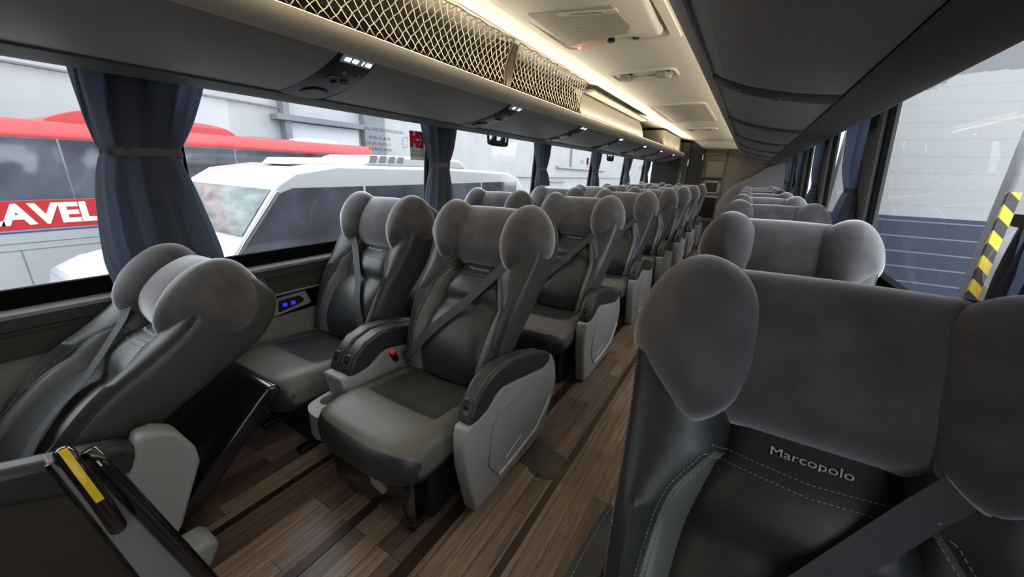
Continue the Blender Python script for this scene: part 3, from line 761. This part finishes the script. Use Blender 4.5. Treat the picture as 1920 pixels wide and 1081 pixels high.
for i in range(9):
    y = .13+i*.042; mb.box(-.19, .11, y, y+.003, -.0245, -.022)
mb.build('grille_slats', 'grille', ht, smooth=0)
MB().prism([(-.10, .085), (.14, .16), (.14, .20), (-.10, .125)], 'z', -.028, -.018).build('instruction_plate', 'ceil', ht, bevel=.002)
text_obj('instruction_lettering', 'EMERGENCIA', .022, 'sticker_ink', (-.955, -.30, 0), (.30, -.955, 0), (.02, .143, -.0285), ht, ext=.0003)
for x in (-.02, .11): MB().lathe([(.016, 0), (.022, .006), (.012, .03), (.002, .036)], (x, .60, -.012), 'z', 16, cap0=True, cap1=True).build('bump_stop', 'black', ht).rotation_euler = (0, 0, 0)
MB().lathe([(.007, .006), (.007, -.004), (.003, -.008)], (-.19, .585, -.018), 'z', 14, cap0=True, cap1=True).build('red_light', 'redled', ht)
def clamp(label, y, k):
    T = thing('ceiling_grab', label, 'ceiling fitting', (-.77, y, ZC), 'ceiling grab fittings')
    MB().grid([[(a*1.0, b, 0) for a, b in rr(-.22, .22, -.11, .14, .05)], [(a*.98, b*.97, -.012) for a, b in rr(-.22, .22, -.11, .14, .05)], [(a*.93, b*.88, -.012) for a, b in rr(-.22, .22, -.11, .14, .05)], [(a*.91, b*.85, -.004) for a, b in rr(-.22, .22, -.11, .14, .05)]], cv=True, cap1=True).build('recess_frame', 'ceil', T, smooth=40)
    MB().box(-.17, .17, .04, .09, -.026, -.004).build('pull_bar', 'ceil2', T, bevel=.008)
    for x in (-.13, .12):
        MB().box(x-.03, x+.03, -.03, .05, -.03, -.004).build('hinge_block', 'panel', T, bevel=.005)
        MB().box(x+.035, x+.06, -.06, -.02, -.0065, -.004).build('dark_slot', 'black', T)
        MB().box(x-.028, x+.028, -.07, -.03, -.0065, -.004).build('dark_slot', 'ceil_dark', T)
clamp('cream ceiling grab fitting with two hinges behind the roof hatch', 2.98, 0)
clamp('cream ceiling grab fitting with two hinges beyond the beige skylight', 6.55, 1)
h2 = thing('skylight_hatch', 'beige emergency skylight hatch between the two ceiling grab fittings', 'hatch', (-.765, 4.95, ZC))
o1 = rr(-.285, .27, -.72, .75, .10); o2 = rr(-.255, .24, -.66, .69, .09)
MB().grid([[(x, y, 0) for x, y in o1], [(x, y, -.012) for x, y in o1], [(x, y, -.012) for x, y in o2], [(x, y, .0) for x, y in o2]], cv=True).build('hatch_frame', 'ceil', h2, smooth=30)
MB().grid([[(x, y, -.002) for x, y in o2], [(x*.98, y*.98, -.006) for x, y in o2]], cv=True, cap1=True).build('hatch_panel', 'grille', h2)

# ------------------------------------------------------------------ curtains
def curtain(label, x, sg, y, wtop, wtie, wbot, ztop, ztie, zbot, ph=0, dy=0.0, nf=9, dx=.05, lean=0.0):
    T = thing('curtain', label, 'curtain', (x, y, zbot), 'tied blue-grey window curtains')
    rows = []; n = 180
    for z in np.concatenate([np.linspace(ztop, ztie+.03, 18), np.linspace(ztie+.02, ztie-.02, 5), np.linspace(ztie-.03, zbot, 16)]):
        if z >= ztie:
            t = (z-ztie)/(ztop-ztie); e = t**.6; w = wtie+(wtop-wtie)*e; d = dx*(.55+.45*e); sh = lean*t**.8
        else:
            t = (ztie-z)/(ztie-zbot); e = min(1, t*1.3)**.55; w = wtie+(wbot-wtie)*e; d = dx*(.55+.45*e); sh = dy*t
        row = []
        tt = abs(z-ztie)
        for q in np.linspace(0, 2*PI, n, endpoint=False):
            amp = .16+.42*min(1, tt/.12)
            wob = 1+amp*math.sin(nf*q+ph+1.3*math.sin(3*z*2+ph))*.5+amp*.35*math.sin((nf*2+1)*q+ph*2+z*3)
            fo = (.006+.016*min(1, tt/.15))*(abs(math.sin(nf*.5*q+ph+.6*math.sin(2.2*z+ph)))*2-1.1)*min(1, 1.6*abs(math.cos(q)))
            row.append((sg*(d*math.cos(q)*(.7+.3*wob)+(fo if math.cos(q) > 0 else fo*.4)+d*.3), math.sin(q)*w/2*(1+.12*(wob-1))+sh+.02*math.sin(4*z+ph), z-zbot))
        rows.append(row)
    MB().grid(rows, cv=True, cap0=True, cap1=True).build('curtain_cloth', 'curtain_fabric', T, smooth=180)
    ring = []
    for q in np.linspace(0, 2*PI, 40, endpoint=False): ring.append((sg*(dx*.62*math.cos(q)*1.12+dx*.3), math.sin(q)*wtie/2*1.1, ztie-zbot+.006*math.cos(q)))
    R = [[(a, b, c+h) for a, b, c in ring] for h in (-.014, .014)]
    MB().grid(R, cu=False, cv=True).build('tie_band', 'curtain_tie', T, smooth=180)
for i, y in enumerate(PL[1:]):
    lab = ['wide dark curtain tied on the pillar above the reclined front seat', 'tied curtain beside the red exit sticker, above the front double seats'][i] if i < 2 else \
        f'tied blue-grey curtain on the {ORD[i]} window pillar along the double seats' if i < 5 else 'partly seen tied curtain at the rear end of the double-seat windows'
    curtain(lab, -1.965, 1, y+(-.012 if i == 0 else -.055), .37, .20 if i == 0 else .17, .35 if i == 0 else .30, 1.60, 1.30, .80 if i == 0 else (1.13 if i in (2, 4) else .84), ph=i*1.7, dx=.036, nf=10, lean=.045 if i == 0 else 0)
for i, y in enumerate(PR[1:-1]):
    lab = ['dark curtain hanging untied at the window beside the front single seat', 'tied curtain with pale band beside the second single seat', 'tied curtain on the third window pillar along the single seats', 'bright blue-lit curtain on the fourth window pillar along the single seats',
           'bright blue-lit curtain on the fifth window pillar along the single seats', 'curtain at the rear end of the single-seat windows'][i]
    if i == 0: curtain(lab, .574, -1, .82, 1.16, 1.14, 1.16, 1.655, 1.2, .84, ph=2, dx=.022, nf=24)  # real curtain, drawn wider out of view to darken the front single seat
    else: curtain(lab, .548, -1, y+.17, .46, .19, .42, 1.655, 1.22, .86, ph=i*2.1, dx=.046, nf=8, lean=.16, dy=-.06)

# ------------------------------------------------------------------ window latches, stickers, sockets
def latch(label, x, sg, y, z):
    T = thing('window_latch', label, 'latch', (x, y, z), 'black window latches')
    loop = cr([(-.155, .10), (-.15, .03), (-.12, 0), (.12, 0), (.15, .03), (.155, .10)], 4)
    MB().tube(np.array([(0, a, b) for a, b in loop]), .011, 8).build('grab_loop', 'black', T)
    MB().box(-.008, .008, -.125, .125, -.006, .036).build('latch_plate', 'black', T, bevel=.004)
    for a in (-.07, .07):
        MB().lathe([(.012, -.02), (.02, -.015), (.02, .015), (.012, .02)], (sg*.005, a, .05), 'y', 14, cap0=True, cap1=True).build('hinge_knob', 'black', T)
        MB().box(-.01, .012, a-.01, a+.01, .0, .06).build('hinge_arm', 'black', T)
latch('black window latch loop hanging just behind the exit-sticker curtain', -1.975, 1, 2.97, 1.495)
latch('black window latch loop between the third and fourth double-side curtains', -1.975, 1, 6.2, 1.48)
T = thing('window_hammer', 'black safety hammer clipped beside the tied curtain of the single-seat side', 'hammer', (.545, 3.62, 1.44))
MB().prism(cr([(-.05, -.06), (-.055, 0), (-.03, .045), (.03, .06), (.05, .03), (.02, .0), (.0, -.05)], 4, True), 'x', -.012, .014).build('hammer_head', 'black', T, bevel=.004)
MB().box(-.012, .012, .02, .045, .04, .20).build('hammer_handle', 'black', T, bevel=.004)
def sticker(label, y, z, big):
    X = glassx(XL, 1, z)+.008
    T = thing('exit_sticker', label, 'sticker', (X, y, z), 'emergency exit stickers', 0)
    if big:
        MB().box(0, .0012, -.066, .066, -.10, .086).build('sticker_backing', 'sticker_white', T)
        MB().box(.001, .002, -.063, .063, -.02, .083).build('red_field', 'sticker_red', T)
        w = MB(); w.box(.0022, .0030, -.032, -.016, .055, .083); w.box(.0022, .0030, -.032, -.016, -.02, .006); w.box(.0022, .003, -.012, .030, .026, .038)
        for sgn in (1, -1):
            w.add([(.0022, .018, .032+sgn*.034), (.0022, .030, .032+sgn*.034), (.0022, .052, .032), (.0022, .038, .032), (.003, .018, .032+sgn*.034), (.003, .030, .032+sgn*.034), (.003, .052, .032), (.003, .038, .032)], [(0, 1, 2, 3), (4, 5, 6, 7), (0, 1, 5, 4), (1, 2, 6, 5), (2, 3, 7, 6), (3, 0, 4, 7)])
        w.build('arrow_symbol', 'sticker_white', T, smooth=0)
        text_obj('exit_lettering', 'SALIDA DE\nEMERGENCIA', .027, 'sticker_ink', (0, 1, 0), (0, 0, 1), (.002, 0, -.056), T, ext=.0002, xs=.75)
        text_obj('glass_lettering', 'EN CASO DE EMERGENCIA', .026, 'sticker_ink', (0, 1, 0), (0, 0, 1), (.0, -.27, .062), T, ext=.0002, xs=.95)
        text_obj('glass_lettering', 'RETIRE EL LACRE', .024, 'sticker_ink', (0, 1, 0), (0, 0, 1), (.0, -.31, .015), T, ext=.0002, xs=.9)
        text_obj('glass_lettering', 'USE DEL MARTILLO', .024, 'sticker_red', (0, 1, 0), (0, 0, 1), (.0, -.32, -.018), T, ext=.0002, xs=.9)
        text_obj('glass_lettering', 'ROMPA EL VIDRIO', .024, 'sticker_ink', (0, 1, 0), (0, 0, 1), (.0, -.31, -.05), T, ext=.0002, xs=.9)
        bx = MB()
        for a, b in (((-.125, -.03), (-.125, .03)), ((-.125, .03), (-.085, .04)), ((-.085, .04), (-.085, -.02)), ((-.085, -.02), (-.125, -.03))): bx.tube([(0, a[0], a[1]), (0, b[0], b[1])], .0012, 4)
        bx.build('pane_symbol', 'sticker_ink', T)
    else:
        MB().box(0, .0015, -.04, .04, -.03, .06).build('red_field', 'sticker_red', T)
        w = MB(); w.box(.0016, .0024, -.03, -.015, .035, .06); w.box(.0016, .0024, -.03, -.015, -.03, -.005); w.box(.0016, .0024, -.005, .025, .01, .022); w.build('arrow_symbol', 'sticker_white', T, smooth=0)
        text_obj('exit_lettering', 'SALIDA DE\nEMERGENCIA', .018, 'sticker_ink', (0, 1, 0), (0, 0, 1), (.001, 0, -.055), T, ext=.0002, xs=.8)
        text_obj('glass_lettering', 'EN CASO DE\nEMERGENCIA', .026, 'sticker_ink', (0, 1, 0), (0, 0, 1), (.0, -.2, .0), T, ext=.0002, xs=.8)
sticker('red emergency exit sticker with white arrow and lettering on the front double-seat window', 2.0, 1.43, True)
sticker('small red exit sticker on the window before the fourth double-side curtain', 5.27, 1.42, False)
sticker('tiny red exit sticker far back, before the rearmost double-side curtain', 8.48, 1.405, False)
T = thing('usb_socket_panel', 'grey wall panel with two blue-lit charging sockets beside the front double window seat', 'socket panel', (XL+.022, 1.01, .557))
MB().prism([(-.125, -.055), (-.085, .045), (.10, .05), (.125, -.02), (.11, -.03)], 'x', 0, .016).build('panel_plate', 'panel', T, bevel=.005)
MB().prism([(-.06, -.025), (-.05, .03), (.06, .032), (.085, .005), (.07, -.012), (-.05, -.032)], 'x', .015, .019).build('socket_field', 'console', T, bevel=.003)
for a in (-.022, .022): MB().box(.018, .021, a-.011, a+.011, -.008, .011).build('blue_socket', 'blueled', T, bevel=.003)
MB().lathe([(.015, 0), (.015, .006), (.008, .008)], (.015, -.10, -.012), 'x', 16, cap1=True).build('round_white_button', 'sticker_white', T)
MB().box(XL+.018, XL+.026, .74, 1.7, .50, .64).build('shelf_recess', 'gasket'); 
MB().box(XL+.018, XL+.07, .92, 1.7, .624, .636).build('side_ledge', 'lip', bevel=.003)
sr = bpy.data.objects['shelf_recess']; sr['kind'] = 'structure'; sr.name = 'trim_40'
sl = bpy.data.objects['side_ledge']; sl['kind'] = 'structure'; sl.name = 'trim_41'
T = tag(MB().box(XL+.02, XL+.032, .905, .947, .618, .65).build('white_tag', 'sticker_white', bevel=.002), 'tiny white square tag on the wall ledge above the charging sockets', 'tag')

# ------------------------------------------------------------------ floor cover, stair partition
T = thing('floor_cover', 'round dark inspection cover in the aisle floor beside the first grey side panel', 'floor cover', (-.565, 1.30, 0))
MB().lathe([(.092, 0), (.092, .003), (.084, .005), (.078, .003)], (0, 0, 0), 'z', 40).build('cover_ring', 'drain', T)
MB().lathe([(.078, .002), (.076, .0045), (.03, .005)], (0, 0, 0), 'z', 40, cap1=True).build('cover_disc', 'drain', T)
for a in (.5, 3.9+.8): MB().box(-.006, .006, -.008, .008, .003, .006).build('latch_screw', 'black', T).location = (.082*math.cos(a), .082*math.sin(a), .0)
# partition post by the stairwell: an upright panel edge with grab handle
T = thing('stair_partition', 'grey stairwell partition edge with gloss black trim in front of the reclined seat', 'partition', (-1.0, .08, 0))
ed = [(-.02, -.045, .748), (0, .095, -.05)]
def pe(t, w):
    """point on the partition's edge face: t down, w across (0 front edge .. 1 trim)"""
    top = np.array([-.005, -.042, .742])*(1-w)+np.array([-.005, .006, .715])*w
    bot = np.array([.07, .045, .18])*(1-w)+np.array([.075, .135, .18])*w
    return top*(1-t)+bot*t
R = []
for t in np.linspace(0, 1, 12):
    a, b = pe(t, 0), pe(t, 1)
    R.append([a, b, b+np.array([-.05, .0, .0]), a+np.array([-.05, -.0, .0])])
MB().grid(R, cv=True, cap0=True, cap1=True).build('partition_panel', 'partition_grey', T, bevel=.006)
tr = [pe(t, 1.0)+np.array([.004, .006, .012*(1-t)]) for t in np.linspace(-.02, 1, 14)]
MB().tube(tr, [.012]+[.0165]*12+[.018], 10).build('edge_trim', 'handle', T, smooth=180)
MB().tube([pe(t, .02)+np.array([.002, 0, 0]) for t in np.linspace(0, 1, 12)], .004, 6).build('front_edge_trim', 'handle', T)
hp = [pe(.0, .45)+np.array([-.01, 0, .0]), pe(.0, .47)+np.array([.028, 0, .035]), pe(.05, .50)+np.array([.05, 0, .022]), pe(.12, .50)+np.array([.052, 0, .012]), pe(.20, .46)+np.array([.05, 0, .005]), pe(.27, .42)+np.array([.035, 0, 0]), pe(.31, .40)+np.array([-.01, 0, -.005])]
HP = cr(hp, 6)
gh = MB().tube(HP, .0135, 14).build('grab_handle', 'handle', T, smooth=180)
st = HP[6:20]; nr = []
wd = np.array([0, 1., .1]); wd /= np.linalg.norm(wd)
off = []
for i in range(len(st)):
    d = st[min(i+1, len(st)-1)]-st[max(i-1, 0)]; d /= np.linalg.norm(d); n = np.cross(d, wd); n /= np.linalg.norm(n)
    if n[0] < 0: n = -n
    off.append(n)
MB().grid([[p+n*.0142*math.cos(a)+wd*.0142*math.sin(a) for a in (-.42, -.2, 0, .2, .42)]+[p+n*.0125*math.cos(a)+wd*.0125*math.sin(a) for a in (.42, -.42)] for p, n in zip(st, off)], cv=True, cap0=True, cap1=True).build('yellow_strip', 'yellow', gh)

# ------------------------------------------------------------------ rear of the cabin
YB = 9.05
T = thing('rear_cabin', 'black-panelled washroom cabin at the far end behind the double seats', 'cabin', (-1.6, YB, 0))
MB().box(-.34, .27, .05, 1.3, 0, 1.66).build('black_panel', 'darkpanel', T, bevel=.01)
MB().box(-.34, .27, .06, 1.3, 1.66, 1.93).build('upper_panel', 'beige', T, bevel=.01)
MB().box(.225, .41, .0, 1.3, 0, 1.96).build('corner_post', 'pillar', T, bevel=.03, seg=3)
d = MB().box(.412, .68, -.01, .04, 0, 1.93).build('cabin_door', 'darkpanel', T, bevel=.01)
MB().box(.395, .401, -.02, .0, 1.49, 1.61).build('glowing_strip', 'pale_strip', T)
MB().box(.66, .667, -.02, .0, 1.6, 1.71).build('glowing_strip', 'pale_strip', T)
MB().tube([(.285, -.03, 1.1), (.287, -.035, 1.2), (.295, -.03, 1.33)], .008, 8).build('grab_rail', 'yellow_green', T)
T = thing('galley_unit', 'beige galley unit with framed dark oven at the far end of the aisle', 'galley', (-.69, YB, 0))
MB().box(-.23, .20, .10, .9, 0, 2.02).build('galley_body', 'beige', T, bevel=.01)
MB().grid([[(x, y, z) for x, z in rr(-.155, .175, 1.26, 1.60, .04)] for y in (.10, .03)]+[[(x*.94, .015, 1.43+(z-1.43)*.94) for x, z in rr(-.155, .175, 1.26, 1.60, .04)]], cv=True, cap1=True).build('dispenser_cover', 'beige', T)
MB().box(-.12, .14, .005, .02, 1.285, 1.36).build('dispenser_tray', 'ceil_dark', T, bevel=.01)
MB().box(-.20, .18, .06, .1, 1.215, 1.25).build('dark_gap', 'black', T)
fo = MB()
for a in ((-.175, .165, 1.16, 1.205), (-.175, .165, .94, .975), (-.175, -.115, .94, 1.2), (.11, .165, .94, 1.2)): fo.box(a[0], a[1], .02, .1, a[2], a[3])
fo.build('oven_frame', 'metal_frame', T, bevel=.004)
MB().box(-.115, .11, .05, .1, .975, 1.16).build('oven_glass', 'cold_glass', T)
MB().box(-.175, .165, .03, .1, .86, .90).build('lower_shelf', 'metal_frame', T)
MB().box(-.16, .12, .06, .1, .45, .86).build('niche_shade', 'black', T)  # solid black block stands in for the shade inside an opening
MB().box(-.18, .14, -.05, .1, .38, .41).build('step_edge', 'lip', T)
MB().prism([(-.23, 1.70), (.155, 1.71), (.155, 1.75), (-.23, 1.74)], 'y', .02, .1).build('soffit_rib', 'beige', T)
T = thing('rear_bulkhead', 'beige rear bulkhead panel with pale curved fairing behind the last single seat', 'bulkhead', (.05, YB, 0))
MB().prism([(-.535, 1.71), (.5, 1.72), (.5, 1.76), (-.535, 1.75)], 'y', .02, .1).build('soffit_rib', 'beige', T)
MB().box(-.535, .56, .10, .2, 0, 2.02).build('bulkhead_panel', 'beige', T, bevel=.004)
fp = cr([(-.575, .74), (-.53, .85), (-.46, 1.0), (-.39, 1.10), (-.25, 1.19), (-.02, 1.33), (.2, 1.5), (.54, 1.62)], 4)
MB().prism([tuple(p) for p in fp]+[(.54, .3), (-.575, .3)], 'y', -.02, .1).build('curved_fairing', 'fairing', T, bevel=.012)
MB().tube([(-.50, -.06, .5), (-.50, -.06, .72)], .008, 8).build('grab_rail', 'yellow_green', T)
MB().prism([(-1.15, 1.985), (.5, 1.985), (.5, 1.80), (-.3, 1.80), (-.95, 1.82)], 'y', YB-.25, YB-.02).build('trim_42', 'ceil', bevel=.05, seg=3, kind='structure')

# ------------------------------------------------------------------ outside: garage, coaches
GZ = -1.25
MB().box(-30, 30, -30, 60, GZ-.2, GZ).build('ground', 'garage_floor', smooth=0, kind='structure')
MB().box(-12.3, -12, -25, 60, GZ, 5).build('wall_garage', 'garage_wall', smooth=0, kind='structure')
MB().box(1.0, 12, 7, 7.3, GZ, 4.5).build('wall_blocks', 'blockwall', smooth=0, kind='structure')
tag(MB().box(-11.99, -11.75, 9.3, 10.2, GZ, 4.5).build('wall_column', 'concrete_grey', smooth=0), 'grey concrete column on the garage wall past the white sheet', 'column')
tag(MB().box(-11.99, -11.9, 6.75, 9.15, -.2, 2.45).build('wall_sheet', 'sheet_white', smooth=0), 'bright white sheet panel on the garage wall over the red coach', 'panel')
tag(MB().box(-11.99, -11.6, 6.3, 9.25, 2.47, 2.62).build('wall_beam', 'concrete_grey', smooth=0), 'grey ledge beam above the white sheet panel', 'beam')
tag(MB().box(-11.99, -11.7, 6.55, 6.72, 1.4, 3.4).build('wall_bracket', 'concrete_grey', smooth=0), 'grey upright bracket at the edge of the white sheet panel', 'bracket')
tag(MB().tube([(-11.9, -3, 3.0), (-11.9, 4.7, 2.83), (-11.9, 6.7, 2.79)], .03, 6).build('wall_cable', 'concrete_grey'), 'thin dark cable running along the garage wall', 'cable')
def pipe(label, pts, r=.04): tag(MB().tube(cr(pts, 5), r, 8).build('wall_pipe', 'pipe'), label, 'pipe', 'garage wall pipes')
pipe('long horizontal grey pipe low on the garage wall', [(-11.9, 16, .96), (-11.9, 21, .94), (-11.9, 45, .9)], .05)
pipe('thick short horizontal pipe seen past the second curtain', [(-11.9, 25.5, 1.6), (-11.9, 30, 1.55), (-11.9, 36, 1.5)], .09)
pipe('upright grey pipe that bends low on the garage wall', [(-11.9, 22.8, 1.8), (-11.9, 22.9, 1.2), (-11.9, 24, .7), (-11.9, 27, .6)], .05)
pipe('upright grey pipe rising above the thick short pipe', [(-11.9, 28, 1.6), (-11.9, 28, 2.5), (-11.9, 28, 4.5)], .07)
# red coach
T = thing('red_coach', 'red and white coach with large white lettering, parked alongside at the garage wall', 'coach', (-9.25, 4, GZ))
def R2(y, z): return (y-4, z-GZ)
bodyp = [(-1.25, .3), (-1.25, 2.4), (-1.24, 2.78), (-1.18, 2.93), (-1.0, 2.97), (1.0, 2.97), (1.25, 2.8), (1.25, .3)]
MB().prism(bodyp, 'y', -9, 2.5).build('coach_body', 'coach_white', T, bevel=.05)
MB().prism([(1.24, 2.755), (1.255, 2.755), (1.26, 2.88), (1.20, 2.965), (1.1, 2.985), (1.1, 2.95), (1.18, 2.93), (1.24, 2.8)], 'y', -9, 2.5).build('upper_red_band', 'red_paint', T)
MB().box(1.24, 1.262, -9, 2.45, 1.605, 1.97).build('lower_red_band', 'red_paint', T)
MB().box(1.24, 1.256, -9, 2.45, 1.562, 1.582).build('blue_line', 'blue_paint', T)
for i in range(5): MB().box(1.24, 1.256, -8.9+i*2.1, -6.804+i*2.1, 1.975, 2.755).build('side_window', 'dark_glass', T, bevel=.01)
mb = MB()
for y in (-4.3, -3.22, -1.6, 1.0): mb.box(1.25, 1.254, y-.006, y+.006, .75, 1.34)
for z in (.75, 1.34, 1.43): mb.box(1.25, 1.254, -9, 2.5, z-.005, z+.005)
mb.build('locker_seam', 'concrete_grey', T, smooth=0)
MB().box(-1.2, 1.245, -9, 2.45, .3, .93-.05).build('shaded_skirt', 'concrete_grey', T)  # grey colour stands in for shadow along the coach's lower side
text_obj('side_lettering', 'LAVELOZ', .355, 'sticker_white', (0, 1, 0), (0, 0, 1), (1.263, -2.66, 1.785), T, ext=.004, bold=.014, xs=1.08)
pod = cr([(-2.72, 2.93), (-2.6, 3.03), (-2.3, 3.15), (-2.0, 3.17), (-1.2, 3.16), (-.65, 3.12), (-.42, 3.04), (-.33, 2.93)], 4)
MB().prism([tuple(p) for p in pod], 'x', -.6, 1.1).build('roof_pod', 'red_paint', T, bevel=.05, seg=3)
MB().prism([(.9, 2.95), (1.05, 3.06), (1.7, 3.06), (1.85, 2.95)], 'x', .3, 1.0).build('roof_vent', 'panel_line', T, bevel=.03)
MB().box(.5, 1.0, -.1, .75, 2.96, 3.0).build('roof_rail', 'concrete_grey', T)
# white midibus
T = thing('white_minibus', 'white minibus with sloped windscreen parked between the two coaches', 'minibus', (-5.6, 4, GZ))
sidep = [(.72, -.35), (.80, .05), (1.05, .17), (1.72, .30), (1.86, .46), (2.32, 1.06), (2.55, 1.20), (3.1, 1.285), (5.2, 1.29), (7.2, 1.235), (7.62, 1.12), (7.82, .93), (7.9, -.95), (.72, -.95)]
MB().prism([R2(*p) for p in sidep], 'x', -1.1, 1.1).build('minibus_body', 'white_paint', T, bevel=.045, seg=4)
def quad(nm, mat, pts, x, th=.012): return MB().prism([R2(*p) for p in pts], 'x', x-th, x+.006).build(nm, mat, T, bevel=.004)
quad('front_side_window', 'dark_glass', [(1.80, .27), (1.95, .47), (2.34, .96), (2.50, 1.015), (3.46, 1.02), (3.46, .27)], 1.1)
for i in range(3):
    a = 3.50+i*1.36; quad('side_window', 'dark_glass', [(a, .30), (a, 1.02+i*.012), (a+1.32, 1.03+i*.012), (a+1.32, .30)], 1.1)
quad('chrome_line', 'chrome', [(2.31, .98), (1.91, .48), (1.76, .27), (1.79, .27), (1.94, .48), (2.34, .98)], 1.105)
# windscreen: slanted plate
wp = []
for d in (0, -.02):
    for x in (-1.0, 1.0): pass
n_ = np.array([0, -.60, .46]); n_ /= np.linalg.norm(n_)
b0, b1 = np.array([0, *R2(1.90, .52)]), np.array([0, *R2(2.27, 1.00)])
MB().grid([[b0+np.array([x, 0, 0])+n_*h for x in (-1.075, 1.075)]+[b1+np.array([x, 0, 0])+n_*h for x in (1.07, -1.07)] for h in (-.02, .012)], cv=True, cap0=True, cap1=True).build('windscreen', 'windshield', T, bevel=.006)
MB().prism([R2(*p) for p in [(2.85, 1.27), (2.95, 1.36), (3.4, 1.375), (3.5, 1.28)]], 'x', -.25, .45).build('roof_vent', 'panel_line', T, bevel=.02)
MB().prism([R2(*p) for p in [(3.55, 1.28), (3.68, 1.40), (3.8, 1.435), (5.6, 1.43), (5.72, 1.38), (5.85, 1.28)]], 'x', -.1, 1.02).build('air_unit', 'white_paint', T, bevel=.035, seg=3)
for i in range(4):
    y = 3.66+i*.165; MB().prism([R2(y, 1.335), R2(y+.03, 1.42), R2(y+.14, 1.425), R2(y+.11, 1.335)], 'x', 1.0, 1.028).build('air_slot', 'concrete_grey', T)
for y in (2.0, 6.2):
    for x in (-1.0, 1.0): MB().lathe([(.2, -.12), (.42, -.12), (.45, -.06), (.45, .06), (.42, .12), (.2, .12)], (x, y-4, .45), 'x', 28, cap0=True, cap1=True).build('wheel', 'tyre', T)
T = thing('steel_post', 'leaning brown steel post standing in front of the red coach', 'post', (-6.6, .42, GZ))
MB().tube([(0, -.05, 0), (0, -.04, 1.0), (.02, -.22, 2.2)], .05, 8).build('post_tube', 'steel', T)
MB().tube([(0, -.10, 1.25), (0, -.5, 1.42)], .025, 6).build('post_brace', 'steel', T)
# hazard column on the single-seat side
T = thing('garage_column', 'grey garage column with yellow and black hazard tape on its corner', 'column', (1.50, 3.98, GZ))
MB().box(0, .5, .0, .16, 0, 4.6).build('column_shaft', 'garage_wall', T, bevel=.02)
MB().box(-.004, .055, -.006, .0, .4, 2.49).build('hazard_tape', 'hazard', T)
MB().box(-.006, .0, -.004, .02, .4, 2.49).build('hazard_tape', 'hazard', T)
T = tag(MB().lathe([(.28, 0), (.30, .04), (.28, .5), (.30, .55), (.28, 1.0), (.28, 1.05)], (1.74, 3.55, GZ+1.05), 'z', 28, cap0=True, cap1=True).build('orange_drum', 'orange'), 'orange drum beside the hazard-taped garage column', 'drum')
MB().lathe([(.3, 0), (.3, 1.05)], (1.74, 3.55, GZ), 'z', 20, cap0=True, cap1=True).build('drum_stand', 'concrete_grey'); tag(bpy.data.objects['drum_stand'], 'grey stand carrying the orange drum', 'stand')

# ------------------------------------------------------------------ light
w = bpy.data.worlds.new('world'); S.world = w; w.use_nodes = True
bg = w.node_tree.nodes['Background']; bg.inputs[0].default_value = (.90, .945, 1.0, 1); bg.inputs[1].default_value = 4.3
S.view_settings.view_transform = 'Standard'; S.view_settings.look = 'None'; S.view_settings.gamma = 1; S.view_settings.use_curve_mapping = False
S.view_settings.exposure = 0.14
S.cycles.max_bounces = 10; S.cycles.diffuse_bounces = 6; S.cycles.transparent_max_bounces = 16; S.cycles.caustics_reflective = False; S.cycles.caustics_refractive = False
S.cycles.sample_clamp_indirect = 6
